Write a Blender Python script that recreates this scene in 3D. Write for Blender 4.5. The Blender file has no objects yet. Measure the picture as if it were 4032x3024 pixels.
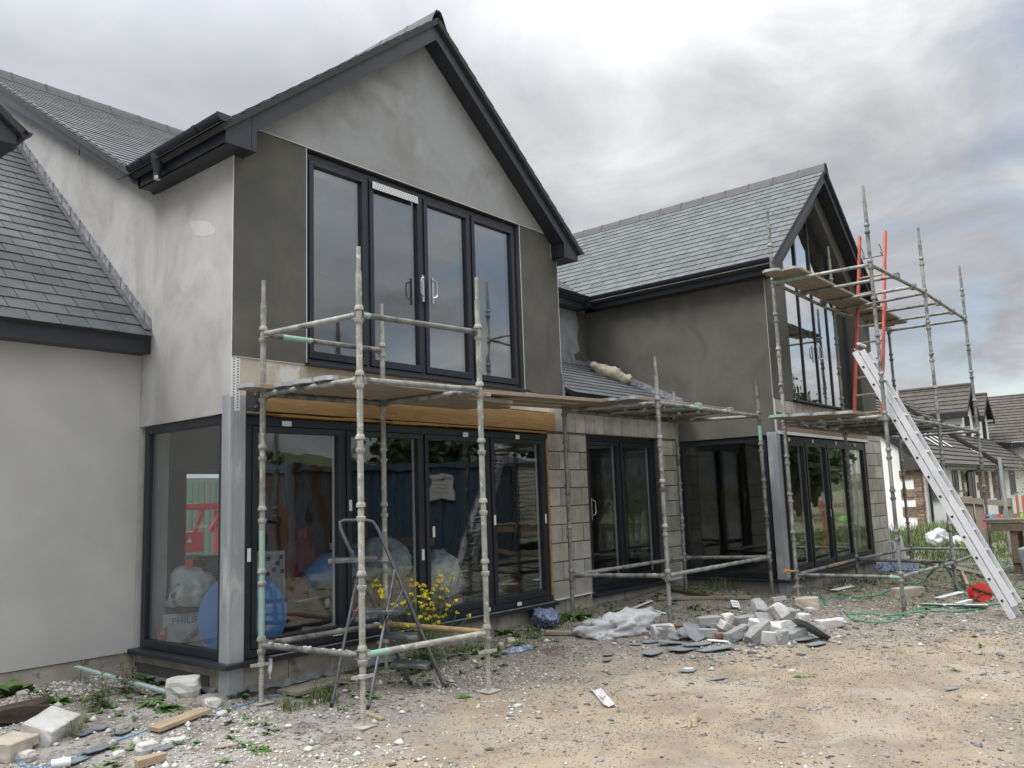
import bpy, bmesh, math, random
import numpy as np
from mathutils import Vector, Matrix, Euler
random.seed(7); rng=np.random.default_rng(7)
PI=math.pi; R=math.radians
sc=bpy.context.scene; COL=sc.collection
# ------------------------------------------------------------------ camera
YAW,PITCH,ROLL,FPX,CAMH=R(50.592),R(7.897),R(-2.022),3282.15,1.6
_f=Vector((math.sin(YAW)*math.cos(PITCH),math.cos(YAW)*math.cos(PITCH),math.sin(PITCH)))
_r0=Vector((math.cos(YAW),-math.sin(YAW),0)); _u0=_r0.cross(_f)
_r=math.cos(ROLL)*_r0+math.sin(ROLL)*_u0; _u=-math.sin(ROLL)*_r0+math.cos(ROLL)*_u0
cam=bpy.data.cameras.new('camera'); co=bpy.data.objects.new('camera',cam); COL.objects.link(co)
co.matrix_world=Matrix(((_r.x,_u.x,-_f.x,0),(_r.y,_u.y,-_f.y,0),(_r.z,_u.z,-_f.z,CAMH),(0,0,0,1)))
cam.sensor_width=36; cam.lens=FPX/4032*36; cam.clip_start=.05; cam.clip_end=3000
sc.camera=co
# ------------------------------------------------------------------ node helpers
class NT:
    def __init__(s,tree): s.t=tree; s.n=tree.nodes; s.l=tree.links
    def new(s,typ,**kw):
        n=s.n.new(typ)
        for k,v in kw.items(): setattr(n,k,v)
        return n
    def set(s,sock,v):
        if isinstance(v,bpy.types.NodeSocket): s.l.new(v,sock)
        elif v is not None: sock.default_value=v
    def math(s,op,a,b=None,c=None,clamp=False):
        n=s.new('ShaderNodeMath',operation=op,use_clamp=clamp); s.set(n.inputs[0],a)
        if b is not None: s.set(n.inputs[1],b)
        if c is not None: s.set(n.inputs[2],c)
        return n.outputs[0]
    def vmath(s,op,a,b=None,out=0):
        n=s.new('ShaderNodeVectorMath',operation=op); s.set(n.inputs[0],a)
        if b is not None: s.set(n.inputs[1],b)
        return n.outputs[out]
    def noise(s,vec,scale,detail=6,rough=.55,dist=0,out=0):
        n=s.new('ShaderNodeTexNoise'); s.set(n.inputs['Vector'],vec); n.inputs['Scale'].default_value=scale
        n.inputs['Detail'].default_value=detail; n.inputs['Roughness'].default_value=rough; n.inputs['Distortion'].default_value=dist
        return n.outputs[out]
    def ramp(s,f,stops,interp='LINEAR'):
        n=s.new('ShaderNodeValToRGB'); s.set(n.inputs[0],f); cr=n.color_ramp; cr.interpolation=interp
        while len(cr.elements)<len(stops): cr.elements.new(.5)
        for e,(p,c) in zip(cr.elements,stops):
            e.position=p; e.color=(c,c,c,1) if not isinstance(c,tuple) else (*c,1)
        return n.outputs[0]
    def mix(s,f,a,b,mode='MIX'):
        n=s.new('ShaderNodeMix',data_type='RGBA',blend_type=mode); s.set(n.inputs[0],f)
        s.set(n.inputs[6],(*a,1) if isinstance(a,tuple) else a); s.set(n.inputs[7],(*b,1) if isinstance(b,tuple) else b)
        return n.outputs[2]
    def map(s,vec,scale=(1,1,1),rot=(0,0,0),loc=(0,0,0)):
        n=s.new('ShaderNodeMapping'); s.set(n.inputs[0],vec); n.inputs['Scale'].default_value=scale; n.inputs['Rotation'].default_value=rot; n.inputs['Location'].default_value=loc
        return n.outputs[0]
# ------------------------------------------------------------------ world: overcast sky with breaks
SUN_AZ,SUN_EL=R(-62),R(52)     # azimuth from +Y towards +X
sd=Vector((math.sin(SUN_AZ)*math.cos(SUN_EL),math.cos(SUN_AZ)*math.cos(SUN_EL),math.sin(SUN_EL)))
w=bpy.data.worlds.new('World'); sc.world=w; w.use_nodes=True; w.node_tree.nodes.clear(); T=NT(w.node_tree)
tc=T.new('ShaderNodeTexCoord').outputs['Generated']; sep=T.new('ShaderNodeSeparateXYZ'); T.l.new(tc,sep.inputs[0])
dx,dy,dz=sep.outputs
den=T.math('ADD',T.math('MAXIMUM',dz,0.0),.22)
cmb=T.new('ShaderNodeCombineXYZ'); T.l.new(T.math('DIVIDE',dx,den),cmb.inputs[0]); T.l.new(T.math('DIVIDE',dy,den),cmb.inputs[1]); T.l.new(T.math('MULTIPLY',dz,.8),cmb.inputs[2])
cv=cmb.outputs[0]
n1=T.noise(T.map(cv,loc=(2.4,.7,0)),.95,9,.52,.5); n2=T.noise(T.map(cv,loc=(5.3,2.1,1)),2.6,8,.58,.5)
body=T.math('ADD',T.math('MULTIPLY',n1,.65),T.math('MULTIPLY',n2,.35))
cloud=T.ramp(body,[(.37,(.215,.22,.238)),(.45,(.29,.295,.312)),(.50,(.355,.36,.374)),(.55,(.43,.435,.445)),(.61,(.545,.55,.56))])
dot=T.vmath('DOT_PRODUCT',tc,tuple(Vector((math.sin(R(2))*math.cos(R(16)),math.cos(R(2))*math.cos(R(16)),math.sin(R(16))))),out=1)
glow=T.math('POWER',T.math('MAXIMUM',dot,0),3.2,clamp=True)
cloud=T.mix(T.math('MULTIPLY',glow,.72),cloud,(.40,.415,.45))
zen=T.math('ADD',1.0,T.math('MULTIPLY',T.math('POWER',T.math('MAXIMUM',T.math('SUBTRACT',dz,.45),0),1.1),9.0))
cloud=T.vmath('SCALE',cloud,None); cloud.node.inputs[3].default_value=1; T.l.new(zen,cloud.node.inputs[3])
sky=T.new('ShaderNodeTexSky'); sky.sky_type='NISHITA'; sky.sun_disc=False; sky.sun_elevation=SUN_EL; sky.sun_rotation=SUN_AZ
sky.air_density=1.2; sky.dust_density=.6
bs=T.new('ShaderNodeBackground'); T.l.new(sky.outputs[0],bs.inputs[0]); bs.inputs[1].default_value=.085
bc=T.new('ShaderNodeBackground'); T.l.new(cloud,bc.inputs[0]); bc.inputs[1].default_value=1.0
hd=Vector((.93,-.30,.19)).normalized()
hdot=T.vmath('DOT_PRODUCT',tc,tuple(hd),out=1)
reg=T.ramp(hdot,[(.78,0.0),(.95,1.0)])
hn=T.noise(T.map(cv,loc=(1.7,8.2,.4)),1.9,8,.55,.4)
hole=T.math('MULTIPLY',T.math('MULTIPLY',T.ramp(hn,[(.46,0.0),(.58,1.0)]),reg),.62)
ms=T.new('ShaderNodeMixShader'); T.l.new(hole,ms.inputs[0]); T.l.new(bc.outputs[0],ms.inputs[1]); T.l.new(bs.outputs[0],ms.inputs[2])
wo=T.new('ShaderNodeOutputWorld'); T.l.new(ms.outputs[0],wo.inputs[0])
sl=bpy.data.lights.new('sun','SUN'); sl.energy=1.5; sl.angle=R(22); sl.color=(1,.97,.92)
so=bpy.data.objects.new('sun',sl); COL.objects.link(so); so.rotation_euler=(-sd).to_track_quat('-Z','Y').to_euler()
sc.view_settings.view_transform='Standard'; sc.view_settings.look='None'; sc.view_settings.exposure=0.8; sc.view_settings.gamma=1
sc.cycles.max_bounces=8; sc.cycles.transparent_max_bounces=16; sc.cycles.glossy_bounces=4; sc.cycles.sample_clamp_indirect=8
# ------------------------------------------------------------------ mesh helpers
def ray(px,py): return _r*((px-2016)/FPX)-_u*((py-1512)/FPX)+_f
def at(px,py,x=None,y=None,z=None):   # point of a known wall plane or level seen at that place of the photo
    d=ray(px,py); t=x/d.x if x is not None else (y/d.y if y is not None else (z-CAMH)/d.z)
    return Vector((d.x*t,d.y*t,CAMH+d.z*t))
_cp=[(4.1,4.9,0),(4.0,6.0,.05),(5.35,4.76,.03),(5.3,5.94,.08),(8.4,4.75,.13),(11.2,4.74,.19),(10.8,5.84,.25),(10.9,4.2,.21),(11,3,.10),(13,2.9,.12),(16,2.9,.18),(16,4.2,.17),
(2.7,7.7,.20),(3.8,6.35,.17),(0,8,.2),(6.5,6.1,.12),(8.3,6.2,.22),(0,0,0),(2,3,0),(3,1,0),(6,1,0),(7,3,.04),(12,0,.03),(20,0,.1),(30,0,0),(32,7.7,.03),(22,6,.15),(0,-6,0),(12,-6,0),(8,2,.03),(11,1.8,.05),(45,5,0),(2,5.5,.04)]
CP=np.array(_cp)
def gz(x,y):
    x=np.asarray(x,float); y=np.asarray(y,float)
    d2=(x[...,None]-CP[:,0])**2+(y[...,None]-CP[:,1])**2+.12
    w_=1/d2**1.5
    return (w_*CP[:,2]).sum(-1)/w_.sum(-1)
def G(x,y): return float(gz(x,y))
def gp(px,py,dz=0.0):
    z=.05
    for _ in range(25):
        p=at(px,py,z=z+dz); z=.5*z+.5*G(p.x,p.y)
    p=at(px,py,z=z+dz); return p
class MB:
    def __init__(s): s.v=[]; s.f=[]; s.m=[]
    def add(s,vs,fs,mi=0):
        b=len(s.v); s.v+= [tuple(v) for v in vs]; s.f+=[tuple(i+b for i in f) for f in fs]; s.m+=[mi]*len(fs); return s
    def box(s,x0,x1,y0,y1,z0,z1,mi=0):
        return s.add([(x0,y0,z0),(x1,y0,z0),(x1,y1,z0),(x0,y1,z0),(x0,y0,z1),(x1,y0,z1),(x1,y1,z1),(x0,y1,z1)],
         [(0,3,2,1),(4,5,6,7),(0,1,5,4),(1,2,6,5),(2,3,7,6),(3,0,4,7)],mi)
    def obox(s,M,sx,sy,sz,mi=0,jit=0):   # oriented box, M 4x4, centred
        vs=[]
        for z in(-1,1):
            for (x,y) in((-1,-1),(1,-1),(1,1),(-1,1)):
                vs.append(M@Vector((x*sx/2+(random.uniform(-jit,jit)),y*sy/2+random.uniform(-jit,jit),z*sz/2+random.uniform(-jit,jit))))
        return s.add(vs,[(0,3,2,1),(4,5,6,7),(0,1,5,4),(1,2,6,5),(2,3,7,6),(3,0,4,7)],mi)
    def bar(s,p0,p1,w,h,up=(0,0,1),mi=0):   # box from p0 to p1
        p0=Vector(p0);p1=Vector(p1);a=(p1-p0);L=a.length;a.normalize();u=Vector(up);b=u.cross(a)
        if b.length<1e-5: b=Vector((1,0,0)).cross(a)
        b.normalize();c=a.cross(b); M=Matrix(((a.x,b.x,c.x,(p0.x+p1.x)/2),(a.y,b.y,c.y,(p0.y+p1.y)/2),(a.z,b.z,c.z,(p0.z+p1.z)/2),(0,0,0,1)))
        return s.obox(M,L,w,h,mi)
    def tube(s,pts,r,n=10,mi=0,cap=True,rs=None):
        pts=[Vector(p) for p in pts]; rings=[]; prev=None
        for i,p in enumerate(pts):
            t=(pts[min(i+1,len(pts)-1)]-pts[max(i-1,0)])
            if t.length<1e-7: t=Vector((0,0,1))
            t.normalize()
            if prev is None: u=Vector((0,0,1)).cross(t); u= u if u.length>.05 else Vector((1,0,0)).cross(t)
            else: u=prev-t*prev.dot(t)
            u.normalize(); prev=u; v=t.cross(u); rr=rs[i] if rs else r
            rings.append([p+(u*math.cos(2*PI*k/n)+v*math.sin(2*PI*k/n))*rr for k in range(n)])
        vs=[q for rg in rings for q in rg]; fs=[]
        for i in range(len(rings)-1):
            for k in range(n): fs.append((i*n+k,i*n+(k+1)%n,(i+1)*n+(k+1)%n,(i+1)*n+k))
        if cap: fs.append(tuple(range(n-1,-1,-1))); fs.append(tuple((len(rings)-1)*n+k for k in range(n)))
        return s.add(vs,fs,mi)
    def cyl(s,p0,p1,r,n=12,mi=0,r1=None): return s.tube([p0,p1],r,n,mi,True,[r,r1 if r1 is not None else r])
    def prism(s,poly,off,mi=0):    # planar polygon (3D pts) extruded by vector off
        off=Vector(off); n=len(poly); P=[Vector(p) for p in poly]
        vs=P+[p+off for p in P]; fs=[tuple(range(n)),tuple(range(2*n-1,n-1,-1))]
        for i in range(n): fs.append((i,i+n,(i+1)%n+n,(i+1)%n))
        return s.add(vs,fs,mi)
    def lathe(s,c,prof,n=16,mi=0):   # prof list of (r,z), axis z at c
        vs=[];fs=[]
        for (r,z) in prof:
            for k in range(n): vs.append((c[0]+r*math.cos(2*PI*k/n),c[1]+r*math.sin(2*PI*k/n),c[2]+z))
        for i in range(len(prof)-1):
            for k in range(n): fs.append((i*n+k,i*n+(k+1)%n,(i+1)*n+(k+1)%n,(i+1)*n+k))
        fs.append(tuple(range(n-1,-1,-1))); fs.append(tuple((len(prof)-1)*n+k for k in range(n)))
        return s.add(vs,fs,mi)
    def build(s,name,mat,parent=None,smooth=False,bevel=0,label=None):
        me=bpy.data.meshes.new(name); me.from_pydata(s.v,[],s.f); me.validate(); 
        bm=bmesh.new(); bm.from_mesh(me); bmesh.ops.recalc_face_normals(bm,faces=bm.faces); bm.to_mesh(me); bm.free()
        for m in (mat if isinstance(mat,(list,tuple)) else [mat]): me.materials.append(m)
        if len(me.polygons)==len(s.m): me.polygons.foreach_set('material_index',s.m)
        o=bpy.data.objects.new(name,me); COL.objects.link(o)
        if smooth: 
            me.polygons.foreach_set('use_smooth',[True]*len(me.polygons))
            try: me.set_sharp_from_angle(angle=R(38))
            except Exception: pass
        if bevel:
            b=o.modifiers.new('bevel','BEVEL'); b.width=bevel; b.segments=2; b.limit_method='ANGLE'
        if parent is not None: o.parent=parent
        if label: o['label']=label
        return o
def tag(o,label=None,cat=None,group=None,kind=None):
    if label: o['label']=label
    if cat: o['category']=cat
    if group: o['group']=group
    if kind: o['kind']=kind
    return o
def root(name,label,cat,group=None,loc=(0,0,0)):
    o=bpy.data.objects.new(name,None); COL.objects.link(o); o.empty_display_size=.2
    return tag(o,label,cat,group)
def text(name,body,size,M,mat,parent,ext=.0008,align='CENTER'):
    c=bpy.data.curves.new(name,'FONT'); c.body=body; c.size=size; c.extrude=ext; c.align_x=align; c.align_y='CENTER'
    o=bpy.data.objects.new('tmp',c); COL.objects.link(o); dg=bpy.context.evaluated_depsgraph_get()
    me=bpy.data.meshes.new_from_object(o.evaluated_get(dg)); bpy.data.objects.remove(o)
    me.transform(M); me.materials.clear(); me.materials.append(mat); q=bpy.data.objects.new(name,me); COL.objects.link(q); q.parent=parent; return q
# ------------------------------------------------------------------ materials
MATS={}
def mat(name,c1,c2=None,scale=4,detail=7,lo=.38,hi=.62,rough=.8,bump=.15,bscale=60,metal=0,stretch=(1,1,1),c3=None,s3=14,lo3=.55,hi3=.7,island=0,spec=.5,dist=.3,rv=0,world=True,objr=0):
    m=bpy.data.materials.new(name); m.use_nodes=True; t=NT(m.node_tree); b=t.n['Principled BSDF']
    if world: vec=t.new('ShaderNodeNewGeometry').outputs['Position']
    else: vec=t.new('ShaderNodeTexCoord').outputs['Object']
    vec=t.map(vec,scale=stretch)
    col=None
    if c2 is not None:
        f=t.ramp(t.noise(vec,scale,detail,.6,dist),[(lo,0.0),(hi,1.0)]); col=t.mix(f,c1,c2)
    else: col=t.mix(0.0,c1,c1)
    if c3 is not None:
        f=t.ramp(t.noise(t.map(vec,loc=(3.1,7.7,1.3)),s3,5,.6,.4),[(lo3,0.0),(hi3,1.0)]); col=t.mix(f,col,c3)
    if island:
        g=t.new('ShaderNodeNewGeometry').outputs['Random Per Island']
        f=t.math('ADD',1-island,t.math('MULTIPLY',g,2*island)); n=t.new('ShaderNodeVectorMath',operation='SCALE'); t.l.new(col,n.inputs[0]); t.l.new(f,n.inputs[3]); col=n.outputs[0]
    if objr:
        g=t.new('ShaderNodeObjectInfo').outputs['Random']; f=t.math('ADD',1-objr,t.math('MULTIPLY',g,2*objr)); n=t.new('ShaderNodeVectorMath',operation='SCALE'); t.l.new(col,n.inputs[0]); t.l.new(f,n.inputs[3]); col=n.outputs[0]
    t.l.new(col,b.inputs['Base Color']); b.inputs['Roughness'].default_value=rough; b.inputs['Metallic'].default_value=metal; b.inputs['Specular IOR Level'].default_value=spec
    if rv:
        t.l.new(t.math('ADD',rough-rv/2,t.math('MULTIPLY',t.noise(vec,scale*3,5),rv)),b.inputs['Roughness'])
    if bump:
        bn=t.new('ShaderNodeBump'); bn.inputs['Strength'].default_value=bump; bn.inputs['Distance'].default_value=.01
        t.l.new(t.noise(vec,bscale,4,.6),bn.inputs['Height']); t.l.new(bn.outputs[0],b.inputs['Normal'])
    MATS[name]=m; return m
def glass(name,tint,refl=1.0,rcol=(1,1,1)):
    m=bpy.data.materials.new(name); m.use_nodes=True; t=NT(m.node_tree); t.n.clear()
    lw=t.new('ShaderNodeLayerWeight'); lw.inputs[0].default_value=.5
    f=t.math('ADD',.085*refl,t.math('MULTIPLY',t.math('POWER',lw.outputs['Facing'],3.0 if refl>1.5 else 4.0),.9),clamp=True)
    tr=t.new('ShaderNodeBsdfTransparent'); tr.inputs[0].default_value=(*tint,1); gl=t.new('ShaderNodeBsdfGlossy'); gl.inputs['Roughness'].default_value=.008; gl.inputs[0].default_value=(*rcol,1)
    vec=t.new('ShaderNodeNewGeometry').outputs['Position']; bn=t.new('ShaderNodeBump'); bn.inputs['Strength'].default_value=.035; bn.inputs['Distance'].default_value=.05
    t.l.new(t.noise(vec,2.2,2,.5),bn.inputs['Height']); t.l.new(bn.outputs[0],gl.inputs['Normal'])
    mx=t.new('ShaderNodeMixShader'); t.l.new(f,mx.inputs[0]); t.l.new(tr.outputs[0],mx.inputs[1]); t.l.new(gl.outputs[0],mx.inputs[2])
    o=t.new('ShaderNodeOutputMaterial'); t.l.new(mx.outputs[0],o.inputs[0]); return m
m_glass=glass('glass_pane',(.88,.91,.91),.9); m_glassB=glass('glass_pane_mirroring',(.4,.45,.48),5.0)  # second glass has its reflectance raised well above the plain pane
m_glassU=glass('glass_pane_upper',(.55,.6,.62),2.6)
m_side=mat('render_pale_mottled',(.40,.398,.393),(.29,.284,.272),1.3,9,.42,.68,.9,.12,70,stretch=(1,1,.8),c3=(.43,.43,.435),s3=1.8,lo3=.5,hi3=.68,dist=1.1)
m_gable=mat('render_gable_grey',(.29,.298,.305),(.225,.23,.225),1.3,7,.4,.62,.9,.1,70,c3=(.335,.34,.345),s3=1.6,lo3=.52,hi3=.7,dist=.7)
m_olive=mat('render_wet_olive',(.100,.098,.087),(.070,.069,.062),1.6,8,.38,.64,.85,.06,90,dist=.5)
m_gar=mat('render_smooth_pale',(.45,.447,.44),(.375,.372,.366),.8,8,.38,.62,.9,.06,80)
m_anth=mat('anthracite_board',(.017,.019,.028),(.023,.025,.035),3,4,rough=.42,bump=.02,bscale=30,rv=.15)
m_frame=mat('anthracite_frame',(.011,.014,.022),(.016,.019,.028),5,4,rough=.35,bump=0,rv=.2,c3=(.12,.13,.14),s3=40,lo3=.70,hi3=.78)
m_slate=mat('slate',(.098,.107,.110),(.078,.086,.090),5,6,rough=.62,bump=.2,bscale=50,island=.16,rv=.2,spec=.35)
m_deck=mat('roofing_felt',(.035,.038,.04),None,rough=.9,bump=0)
m_ridge=mat('ridge_tile',(.032,.031,.036),(.05,.048,.054),8,5,rough=.6,bump=.2)
m_lead=mat('lead_flashing',(.16,.16,.19),(.32,.33,.36),14,5,rough=.5,bump=.3,bscale=25,metal=.3)
m_galv=mat('galvanised_column',(.40,.42,.44),(.30,.32,.35),2.5,6,rough=.55,bump=.04,metal=.35,c3=(.50,.51,.52),s3=6,stretch=(1,1,.35))
m_pole=mat('galvanised_tube',(.17,.18,.175),(.29,.29,.27),6,8,.38,.6,rough=.6,bump=.2,bscale=90,metal=.25,c3=(.075,.08,.078),s3=9,lo3=.50,hi3=.66,objr=.28)
m_pole2=mat('splashed_tube',(.34,.335,.29),(.20,.21,.195),7,8,.38,.6,rough=.7,bump=.25,bscale=90,metal=.15,c3=(.48,.47,.42),s3=16,lo3=.56,hi3=.66,objr=.15)
m_teal=mat('tube_teal_paint',(.22,.42,.35),(.28,.32,.28),18,7,.42,.6,rough=.6,bump=.2,bscale=90)
m_rust=mat('rusty_jack',(.10,.05,.03),(.17,.10,.07),20,5,rough=.9,bump=.3)
m_board=mat('scaffold_board',(.29,.235,.175),(.22,.18,.14),3,7,rough=.85,bump=.3,bscale=30,stretch=(1,12,12),c3=(.36,.31,.25),s3=6,world=True)
m_boardx=mat('fresh_timber',(.38,.30,.205),(.29,.22,.145),5,6,rough=.8,bump=.2,stretch=(1,10,10),c3=(.22,.13,.06),s3=9,lo3=.66,hi3=.74)
m_beam=mat('timber_beam',(.35,.225,.10),(.27,.165,.065),2.2,7,rough=.6,bump=.1,stretch=(1,14,9),c3=(.16,.085,.03),s3=5,lo3=.60,hi3=.72,dist=1.5)
m_old=mat('weathered_timber',(.20,.17,.135),(.28,.25,.21),5,6,rough=.9,bump=.3,stretch=(1,7,7))
m_sleeper=mat('sleeper_timber',(.035,.025,.02),(.07,.05,.038),5,6,rough=.85,bump=.5,bscale=20,world=False,stretch=(1,6,6))
m_foam=mat('expanding_foam',(.50,.33,.10),(.36,.20,.06),30,5,rough=.9,bump=.6,bscale=40)
m_white=mat('white_plastic',(.66,.67,.68),(.56,.57,.58),9,4,rough=.5,bump=.03)
m_bead=mat('bead_white',(.62,.63,.65),None,rough=.5,bump=0)
m_dark=mat('dark_void',(.012,.012,.013),None,rough=.9,bump=0)
m_alu=mat('ladder_aluminium',(.60,.61,.63),(.52,.53,.555),3,5,rough=.5,metal=.2,bump=.04,c3=(.66,.65,.62),s3=7,lo3=.62,hi3=.72)
m_red=mat('red_painted_ladder',(.50,.085,.045),(.36,.055,.03),6,6,rough=.6,bump=.1)
m_rung=mat('wooden_rung',(.40,.33,.24),(.30,.24,.17),20,4,rough=.8)
m_step=mat('step_ladder_steel',(.10,.105,.12),(.15,.155,.17),12,4,rough=.4,metal=.5,bump=.02)
m_tread=mat('step_tread_plastic',(.045,.047,.055),(.20,.20,.20),9,7,.5,.75,rough=.75,bump=.3)
m_blk=mat('aerated_block',(.50,.495,.48),(.40,.395,.38),8,6,rough=.95,bump=.35,bscale=60,world=False)
m_blkb=mat('beige_block',(.45,.405,.34),(.36,.32,.26),8,6,rough=.95,bump=.35,bscale=60,world=False)
m_gblk=mat('grey_brick',(.215,.22,.225),(.30,.30,.295),9,6,rough=.95,bump=.4,bscale=70,world=False)
m_slab=mat('slate_offcut',(.135,.155,.165),(.19,.21,.22),6,6,rough=.6,bump=.2,world=False)
m_brown=mat('brown_brick',(.24,.15,.09),(.18,.11,.07),9,6,rough=.95,bump=.4,world=False)
m_hose=mat('green_hose',(.02,.17,.11),(.10,.24,.10),26,3,.5,.6,rough=.5,bump=0)
m_rope=mat('blue_rope',(.04,.17,.34),(.10,.28,.48),40,3,rough=.8,bump=.3,bscale=200)
m_lath=mat('pale_green_lath',(.27,.40,.37),(.33,.44,.42),6,5,rough=.7)
m_reel=mat('red_reel',(.55,.03,.025),(.42,.02,.02),8,4,rough=.45,bump=.05)
m_wall=mat('white_render',(.88,.88,.89),(.82,.83,.84),1.5,6,rough=.9,bump=.05)
m_tile=mat('brown_roof_tile',(.085,.075,.065),(.055,.05,.045),4,6,rough=.85,bump=.3,island=.12)
m_stone=mat('quoin_stone',(.26,.17,.12),(.16,.12,.09),9,6,rough=.9,bump=.6,bscale=25,c3=(.36,.32,.27),s3=11,island=.3)
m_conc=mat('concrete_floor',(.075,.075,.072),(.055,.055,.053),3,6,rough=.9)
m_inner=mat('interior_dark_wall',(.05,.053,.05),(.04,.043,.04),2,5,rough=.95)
m_blue=mat('blue_plastic',(.10,.26,.62),(.13,.30,.66),4,4,rough=.4,bump=.03)
m_black=mat('black_plastic',(.015,.015,.017),(.03,.03,.032),8,4,rough=.5)
m_card=mat('cardboard',(.28,.19,.11),(.22,.15,.09),6,5,rough=.9)
m_gas=mat('gas_bottle_red',(.38,.02,.02),(.28,.015,.015),7,5,rough=.45)
m_navy=mat('lettering_blue',(.03,.07,.28),None,rough=.6,bump=0)
m_cblue=mat('container_blue',(.035,.065,.10),(.05,.085,.12),2,6,rough=.5,bump=.1,c3=(.10,.05,.03),s3=5,lo3=.68,hi3=.75)
m_crust=mat('container_rusty',(.16,.20,.24),(.20,.09,.04),1.6,8,.46,.56,rough=.8,bump=.3,stretch=(1,1,.35),c3=(.05,.03,.02),s3=3,lo3=.6,hi3=.66)
m_cream=mat('caravan_cream',(.42,.41,.34),(.36,.35,.29),3,4,rough=.6)
m_sheet=mat('grey_membrane',(.10,.105,.115),(.20,.205,.22),10,6,rough=.5,bump=.5,bscale=20)
m_tarp=mat('canvas_sheet',(.40,.36,.28),(.30,.27,.21),6,7,.4,.6,rough=.9,bump=.6,bscale=30,c3=(.07,.055,.045),s3=7,lo3=.57,hi3=.64)
m_metal=mat('bright_metal',(.55,.56,.58),None,rough=.25,metal=1,bump=0)
m_orange=mat('orange_plastic',(.62,.24,.03),None,rough=.5,bump=0)
m_limegreen=mat('lime_mesh',(.20,.55,.10),None,rough=.6,bump=0)
m_bin=mat('grey_skip_paint',(.17,.19,.21),(.26,.28,.30),4,5,rough=.6,bump=.1)
m_pall=mat('pallet_timber',(.21,.16,.115),(.15,.115,.085),5,6,rough=.9,bump=.3,stretch=(1,4,4))
# translucent polythene
def poly(name,c,a=.75,c2=None,sc2=20):
    m=mat(name,c,c2 or tuple(x*.8 for x in c),sc2,6,rough=.35,bump=.6,bscale=25); t=NT(m.node_tree); b=t.n['Principled BSDF']; b.inputs['Alpha'].default_value=a; return m
m_poly=poly('clear_polythene',(.58,.59,.61),.7); m_polyb=poly('blue_checked_wrap',(.30,.36,.46),.92,(.07,.10,.24),26); m_bag=poly('white_bag',(.52,.53,.53),.95)
def leafm(name,c1,c2):
    m=mat(name,c1,c2,9,4,rough=.6,bump=0,island=.3); return m
m_leaf=leafm('weed_leaf',(.055,.115,.025),(.09,.16,.04)); m_grass=leafm('grass_blade',(.06,.11,.025),(.12,.15,.05)); m_dry=leafm('dry_stem',(.17,.09,.045),(.24,.17,.09))
m_yel=leafm('yellow_petal',(.78,.66,.04),(.70,.60,.05)); m_tree=leafm('tree_leaf',(.035,.07,.018),(.06,.10,.03)); m_bark=mat('bark',(.10,.08,.06),(.15,.12,.09),9,5,rough=.9,bump=.5)
m_twig=leafm('bare_twigs',(.22,.14,.09),(.30,.20,.13))
# ------------------------------------------------------------------ GROUND
def axis(lo,hi,fine0,fine1,st):
    a=list(np.arange(fine0,fine1+1e-6,st)); x=fine1; s=st
    while x<hi: s*=1.35; x+=s; a.append(min(x,hi))
    x=fine0; s=st
    while x>lo: s*=1.35; x-=s; a.insert(0,max(x,lo))
    return np.array(a)
xs=axis(-1500,1500,0,17,.08); ys=axis(-1500,1500,-1,8.5,.08)
XX,YY=np.meshgrid(xs,ys); ZZ=gz(XX,YY)
def vnoise(x,y,s,seed):
    r=np.random.default_rng(seed); g=r.random((64,64)); x=x*s;y=y*s
    xi=np.floor(x).astype(int);yi=np.floor(y).astype(int);fx=x-xi;fy=y-yi;fx=fx*fx*(3-2*fx);fy=fy*fy*(3-2*fy)
    q=lambda a,b:g[a%64,b%64]
    return (q(xi,yi)*(1-fx)+q(xi+1,yi)*fx)*(1-fy)+(q(xi,yi+1)*(1-fx)+q(xi+1,yi+1)*fx)*fy
near=np.exp(-(((XX-7)/14)**2+((YY-3)/9)**2))
def rough_amt(x,y):   # rougher by the walls and on the left, smooth sandy middle
    sand=np.exp(-((((x-6.1)*.95-(y-2.75)*.3)/3.2)**2+(((x-6.1)*.3+(y-2.75)*.95)/1.45)**2))
    return 1-.85*sand
ZZ=ZZ+near*rough_amt(XX,YY)*((vnoise(XX,YY,1.7,1)-.5)*.045+(vnoise(XX,YY,5.1,2)-.5)*.03+(vnoise(XX,YY,12.,3)-.5)*.016)+near*(vnoise(XX,YY,.8,4)-.5)*.02
far=np.clip((np.hypot(XX-10,YY)-60)/200,0,1); ZZ=ZZ+far*(vnoise(XX,YY,.01,9)*14-3)*1.0
def _rut(x,y):
    o_=0
    for c_ in(2.05,3.55): 
        d_=y-(c_-.10*(x-6)+.15*np.sin(x*.55)); o_=o_-.026*np.exp(-(d_/.13)**2)*(.6+.5*vnoise(x,y,2.2,14))+.012*np.exp(-((np.abs(d_)-.24)/.09)**2)
    return o_
ZZ=ZZ+near*_rut(XX,YY)*(XX>1)*(XX<20)
inside=(XX>3.7)&(YY>6.4)|(YY>8.0)&(XX<17)&(XX>-6); inside|=(XX>11.3)&(XX<16.5)&(YY>4.8)
ZZ=np.where(inside&(XX<17)&(YY<16.6),np.minimum(ZZ,.1),ZZ)
def zg(x,y):
    i=min(max(np.searchsorted(xs,x)-1,0),len(xs)-2); j=min(max(np.searchsorted(ys,y)-1,0),len(ys)-2)
    fx=(x-xs[i])/(xs[i+1]-xs[i]); fy=(y-ys[j])/(ys[j+1]-ys[j])
    return float((ZZ[j,i]*(1-fx)+ZZ[j,i+1]*fx)*(1-fy)+(ZZ[j+1,i]*(1-fx)+ZZ[j+1,i+1]*fx)*fy)
nx,ny=len(xs),len(ys)
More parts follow.
